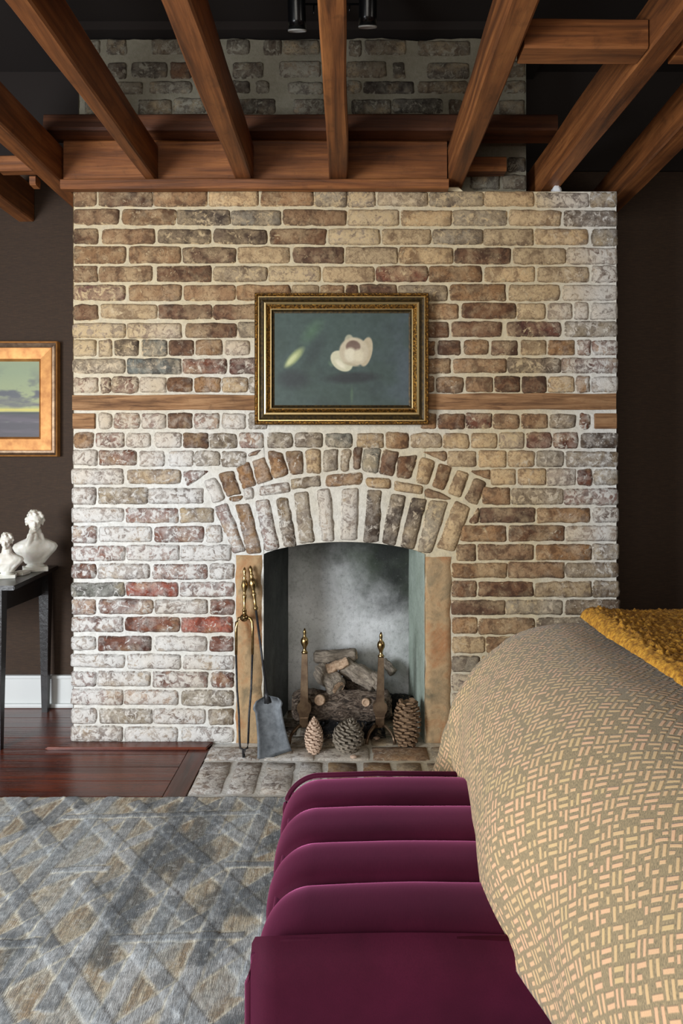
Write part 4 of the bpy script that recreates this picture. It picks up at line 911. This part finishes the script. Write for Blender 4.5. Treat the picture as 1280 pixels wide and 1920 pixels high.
for fi, (ang, sp, off, wd) in enumerate(((131, .150, .693, .024), (49, .150, .695, .022), (84, .135, -.10, .024), (3, .30, .12, .014))):
    a = R(ang); nn = (math.sin(a), -math.cos(a)) if fi != 0 else (math.sin(a), -math.cos(a))
    d = wx*nn[0]+wy*nn[1]-(off if fi == 0 else off); k = np.round(d/sp); dd = np.abs(d-k*sp)
    along = wx*math.cos(a)+wy*math.sin(a); seg = np.floor(along/.16+k*.5)
    rr = np.random.RandomState(40+fi); tab = rr.rand(97, 89); val = tab[(k.astype(int)*7) % 97, (seg.astype(int)*13+fi) % 89]
    drop = (val < (.10 if fi < 3 else .45)); m = np.clip((wd-dd)/.004, 0, 1)*(~drop)
    shade = np.clip(.50*tab[(k.astype(int)*11+5) % 97, (seg.astype(int)*5+2) % 89]+.9*(n1-.3), 0, 1)
    bc = lerp(lerp(np.zeros(X.shape+(3,)), (208, 211, 212), np.ones_like(X)), (98, 102, 106), shade)
    col = col*(1-m[..., None]*.88)+bc*m[..., None]*.88
    ln = np.clip((.0035-np.abs(dd-wd-.002))/.002, 0, 1)*(~drop); col = lerp(col, (226, 220, 200), ln*.9)
    hgt += m*.0016-ln*.0004
n3 = vnoise(X+9, Yg+2, 9, 5, 4, 27)
col = lerp(col, (70, 76, 82), np.clip((n3-.56)*9, 0, 1)*.55); col = lerp(col, (186, 194, 198), np.clip((.42-n3)*8, 0, 1)*.5); col = col*(.80+.22*nf[..., None]+.20*nfy[..., None])
Z = .006+hgt+nf*.0018+n2*.001
edge = np.minimum(np.minimum(X-RX0, RX1-X), np.minimum(Yg-RY0, RY1-Yg)); Z = np.where(edge < .004, .0008, Z)
Yg2 = Yg.copy(); Yg2[-1, :] += (np.random.rand(nx+1)-.5)*.010; 
vs = np.stack([X, Yg2, Z], -1).reshape(-1, 3)
me = bpy.data.meshes.new('rug'); me.vertices.add(len(vs)); me.vertices.foreach_set('co', vs.astype(np.float32).ravel())
i = np.arange(nx*ny); a = (i//nx)*(nx+1)+i % nx; fs = np.stack([a, a+1, a+nx+2, a+nx+1], -1).ravel()
me.loops.add(len(fs)); me.loops.foreach_set('vertex_index', fs); me.polygons.add(nx*ny); me.polygons.foreach_set('loop_start', np.arange(0, len(fs), 4)); me.update(calc_edges=True)
me.polygons.foreach_set('use_smooth', [True]*len(me.polygons))
cc = np.clip(col.reshape(-1, 3)/255., 0, 1); cc = np.where(cc <= .04045, cc/12.92, ((cc+.055)/1.055)**2.4)
at = me.color_attributes.new('Col', 'FLOAT_COLOR', 'POINT'); at.data.foreach_set('color', np.concatenate([cc, np.ones((len(cc), 1))], 1).astype(np.float32).ravel())
me.materials.append(M['rug']); rug = bpy.data.objects.new('rug', me); COL.objects.link(rug)
tag(rug, 'grey blue and tan rug with a worn lattice of bands and triangles', 'rug')

# ------------------------------------------------------------------ velvet bench
bench = empty('velvet_bench', (.16, 1.26, 0)); tag(bench, 'burgundy velvet channel tufted bench at the foot of the bed', 'bench')
BO = Vector((-.16, -1.26, 0)); BX0, BX1, BZ = -.132, .405, .452
def channel(y0, y1, last=False):
    r = .075; path = []; L_top = BX1-(BX0+r)
    for k in range(15): path.append((BX1-L_top*k/14, BZ, 0, 1))
    for k in range(1, 19): a = math.pi/2*k/18; path.append((BX0+r-r*math.sin(a), BZ-r+r*math.cos(a), -math.sin(a), math.cos(a)))
    for k in range(1, 9): path.append((BX0, BZ-r-(BZ-r-.13)*k/8, -1, 0))
    nt = 14; vs = []; fs = []
    for i, (x, z, nx_, nz_) in enumerate(path):
        for j in range(nt+1):
            t_ = j/nt; u = 2*t_-1; b = .015*(1-abs(u)**2.6)**.6-.009
            b += .0015*ns(x*9, (y0+(y1-y0)*t_)*9)
            crown = .008*math.sin(math.pi*min(1, max(0, (x-BX0)/.6)))*nz_
            vs.append((x+nx_*b, y0+(y1-y0)*t_+.004*ns(x*6, y0*5), z+nz_*b+crown))
    for i in range(len(path)-1):
        for j in range(nt): a = i*(nt+1)+j; fs.append((a, a+nt+1, a+nt+2, a+1))
    fs = [tuple(reversed(q)) for q in fs]
    o = mesh_obj('seat_channel', vs, fs, M['velvet'], bench); o.location = BO
for a, b in ((.999, 1.138), (1.138, 1.262), (1.262, 1.397), (1.397, 1.522)): channel(a, b)
# near end panel with a top welt
vs = []; fs = []; nxp, nzp = 40, 26
for j in range(nzp+1):
    f = j/nzp; z = BZ+.004-(BZ-.10)*f
    for i in range(nxp+1):
        g_ = i/nxp; x = BX0+(BX1-BX0)*g_; rr = .03; dx = max(0, rr-(x-BX0)); b = .022*(1-abs(2*min(f*2.2, 1)-1)**3 if f < .45 else 1)
        y = .999-.004-.026*(min(1, f*7))**.5+ (dx*dx/rr)*.8
        if f == 0: y = 1.0
        vs.append((x-.006*(f > 0), y, z+(.006*math.sin(math.pi*min(1, g_*1.2)) if f < .2 else 0)))
for j in range(nzp):
    for i in range(nxp): a = j*(nxp+1)+i; fs.append((a, a+nxp+1, a+nxp+2, a+1))
o = mesh_obj('end_panel', vs, fs, M['velvet'], bench); o.location = BO
bm = bmesh.new(); tube(bm, [(BX0, 1.527, .2)]+[(BX0+.075-.079*math.cos(math.pi/2*k/14), 1.527, BZ-.075+.079*math.sin(math.pi/2*k/14)) for k in range(15)]+[(BX0+.2, 1.527, BZ+.008), (BX1, 1.527, BZ+.006)], .0055, 10); o = bm_obj('welt', bm, M['velvet'], bench); o.location = BO
bm = bmesh.new(); tube(bm, [(BX0-.010, .998, .2), (BX0-.010, .998, BZ-.06), (BX0-.002, .998, BZ-.022), (BX0+.02, .998, BZ-.004), (BX0+.05, .998, BZ), (BX1, .998, BZ+.004)], .005, 10); o = bm_obj('welt', bm, M['velvet'], bench); o.location = BO
o = box('base_box', BX0+.012, BX1-.01, 1.0, 1.524, .10, BZ-.03, M['velvet'], bench, .004); o.location = BO
for x in (BX0+.05, BX1-.05):
    for y in (1.05, 1.48): 
        o = lathe('leg', [(.014, 0.012), (.022, .10)], M['table'], bench, 14, (x, y, 0)); o.location = Vector((x, y, 0))+BO

# ------------------------------------------------------------------ bed
bed = empty('bed', (1.2, .7, 0)); tag(bed, 'bed with mattress hidden under the patterned blanket', 'bed'); DO = Vector((-1.2, -.7, 0))
o = box('mattress', .42, 2.35, -.60, 1.56, .38, .72, M['trim'], bed, .05); o.location = DO
o = box('bed_base', .50, 2.35, -.58, 1.54, .12, .378, M['table'], bed, .01); o.location = DO
for x in (.56, 2.28):
    for y in (-.5, 1.46): o = box('leg', x-.03, x+.03, y-.03, y+.03, 0.012, .121, M['table'], bed, .004); o.location = DO
def drape(a, b, Xe, Ye, r, zt):
    """a: distance past the foot edge, b: past the far edge, along the cloth"""
    aa, bb_ = max(a, 0), max(b, 0); d = math.hypot(aa, bb_)
    if d > 0:
        if d < r*math.pi/2: h_ = r*math.sin(d/r); dr = r*(1-math.cos(d/r))
        else: h_ = r+.10*(d-r*math.pi/2)*0; dr = r+(d-r*math.pi/2)
        ux, uy = aa/d, bb_/d
    else: h_ = dr = ux = uy = 0
    x = Xe-h_*ux+(-a if a < 0 else 0); y = Ye+h_*uy-(-b if b < 0 else 0)
    return x, y, zt-dr, ux, uy, dr
def duvet():
    NA, NB = 150, 170; A = np.linspace(-1.86, .50, NA); B = np.linspace(-2.08, .56, NB); vs = []; uvs = []
    for b in B:
        for a in A:
            x, y, z, ux, uy, dr = drape(a, b, .492, 1.50, .24, .788)
            k = max(0, min(1, (1.5-y)/.8)); 
            if a > 0: x += (-.030*math.exp(-((y-1.2)/.28)**2)+.045*max(0, min(1, (1.02-y)/.3)))*min(1, a/.3)
            fold = min(1, dr/.3); w_ = ns(x*3+1, y*5, z*3)*.030+ns(x*9, y*9, z*6)*.008
            x -= ux*fold*(w_+.018*math.sin(min(1, dr/.34)*math.pi)); y += uy*fold*w_
            if ux > 0 and uy > 0: # corner folds
                th = math.atan2(uy, ux); wv = math.sin(th*2)*math.sin(th*9+.6)*.045*fold; x -= ux*wv+.02*fold*math.sin(th*2); y += uy*wv
            if ux > .25 and uy > .25:
                kk = min(1, max(0, (z-.0-.56)/-.22))*min(1, (ux-.25)*4)*min(1, (uy-.25)*4); x -= .085*kk; y -= .03*kk
            if dr < .06:
                z += .012*ns(x*2.2, y*2.2)+.004*ns(x*7, y*7)+.012*min(1, max(0, -a)/.4)
            vs.append((x, y, z)); uvs.append(((a+b)*.7071, (b-a)*.7071))
    fs = []
    for j in range(NB-1):
        for i in range(NA-1): q = j*NA+i; fs.append((q, q+NA, q+NA+1, q+1))
    fs = [tuple(reversed(f_)) for f_ in fs]
    o = mesh_obj('blanket', vs, fs, M['duvet']); uvl = o.data.uv_layers.new(name='UVMap')
    li = np.zeros(len(o.data.loops), dtype=np.int32); o.data.loops.foreach_get('vertex_index', li); uvl.data.foreach_set('uv', np.array(uvs, dtype=np.float32)[li].ravel())
    md = o.modifiers.new('solid', 'SOLIDIFY'); md.thickness = .012; md.offset = 1
    return tag(o, 'tan and grey woven blanket draped over the bed corner', 'blanket')
duvet()
def throw():
    NA, NB = 220, 190; vs = []; fs = []; x0, x1, y0, y1 = .497, 2.0, .45, 1.535
    for j in range(NB):
        v = j/(NB-1); y = y0+(y1-y0)*v
        for i in range(NA):
            u = i/(NA-1); x = x0+(x1-x0)*u**1.5+.03*(v-.45)*(1-u); yy = y+.02*ns(x*4, 3)*v
            e = min(u**1.5*(x1-x0), (1-v)*(y1-y0), v*(y1-y0)); k = min(1, e/.03); z = .800+.012*min(1, max(0, (x-.405))/.4)+.020*math.sqrt(max(0, 1-(1-k)**2))
            z += .010*ns(x*5, y*4, 2)*k+k*.011*(abs(ns(x*85, y*85, 7))+.5*ns(x*150, y*150, 1))
            z += .012*ns(x*2.2, y*2.2)
            vs.append((x+ns(x*50, y*50, 3)*.004, yy+ns(x*50, y*50, 9)*.004, z))
    for j in range(NB-1):
        for i in range(NA-1): q = j*NA+i; fs.append((q, q+1, q+NA+1, q+NA))
    o = mesh_obj('throw_blanket', vs, fs, M['throw']); return tag(o, 'mustard yellow looped throw lying on the patterned blanket', 'throw')
throw()
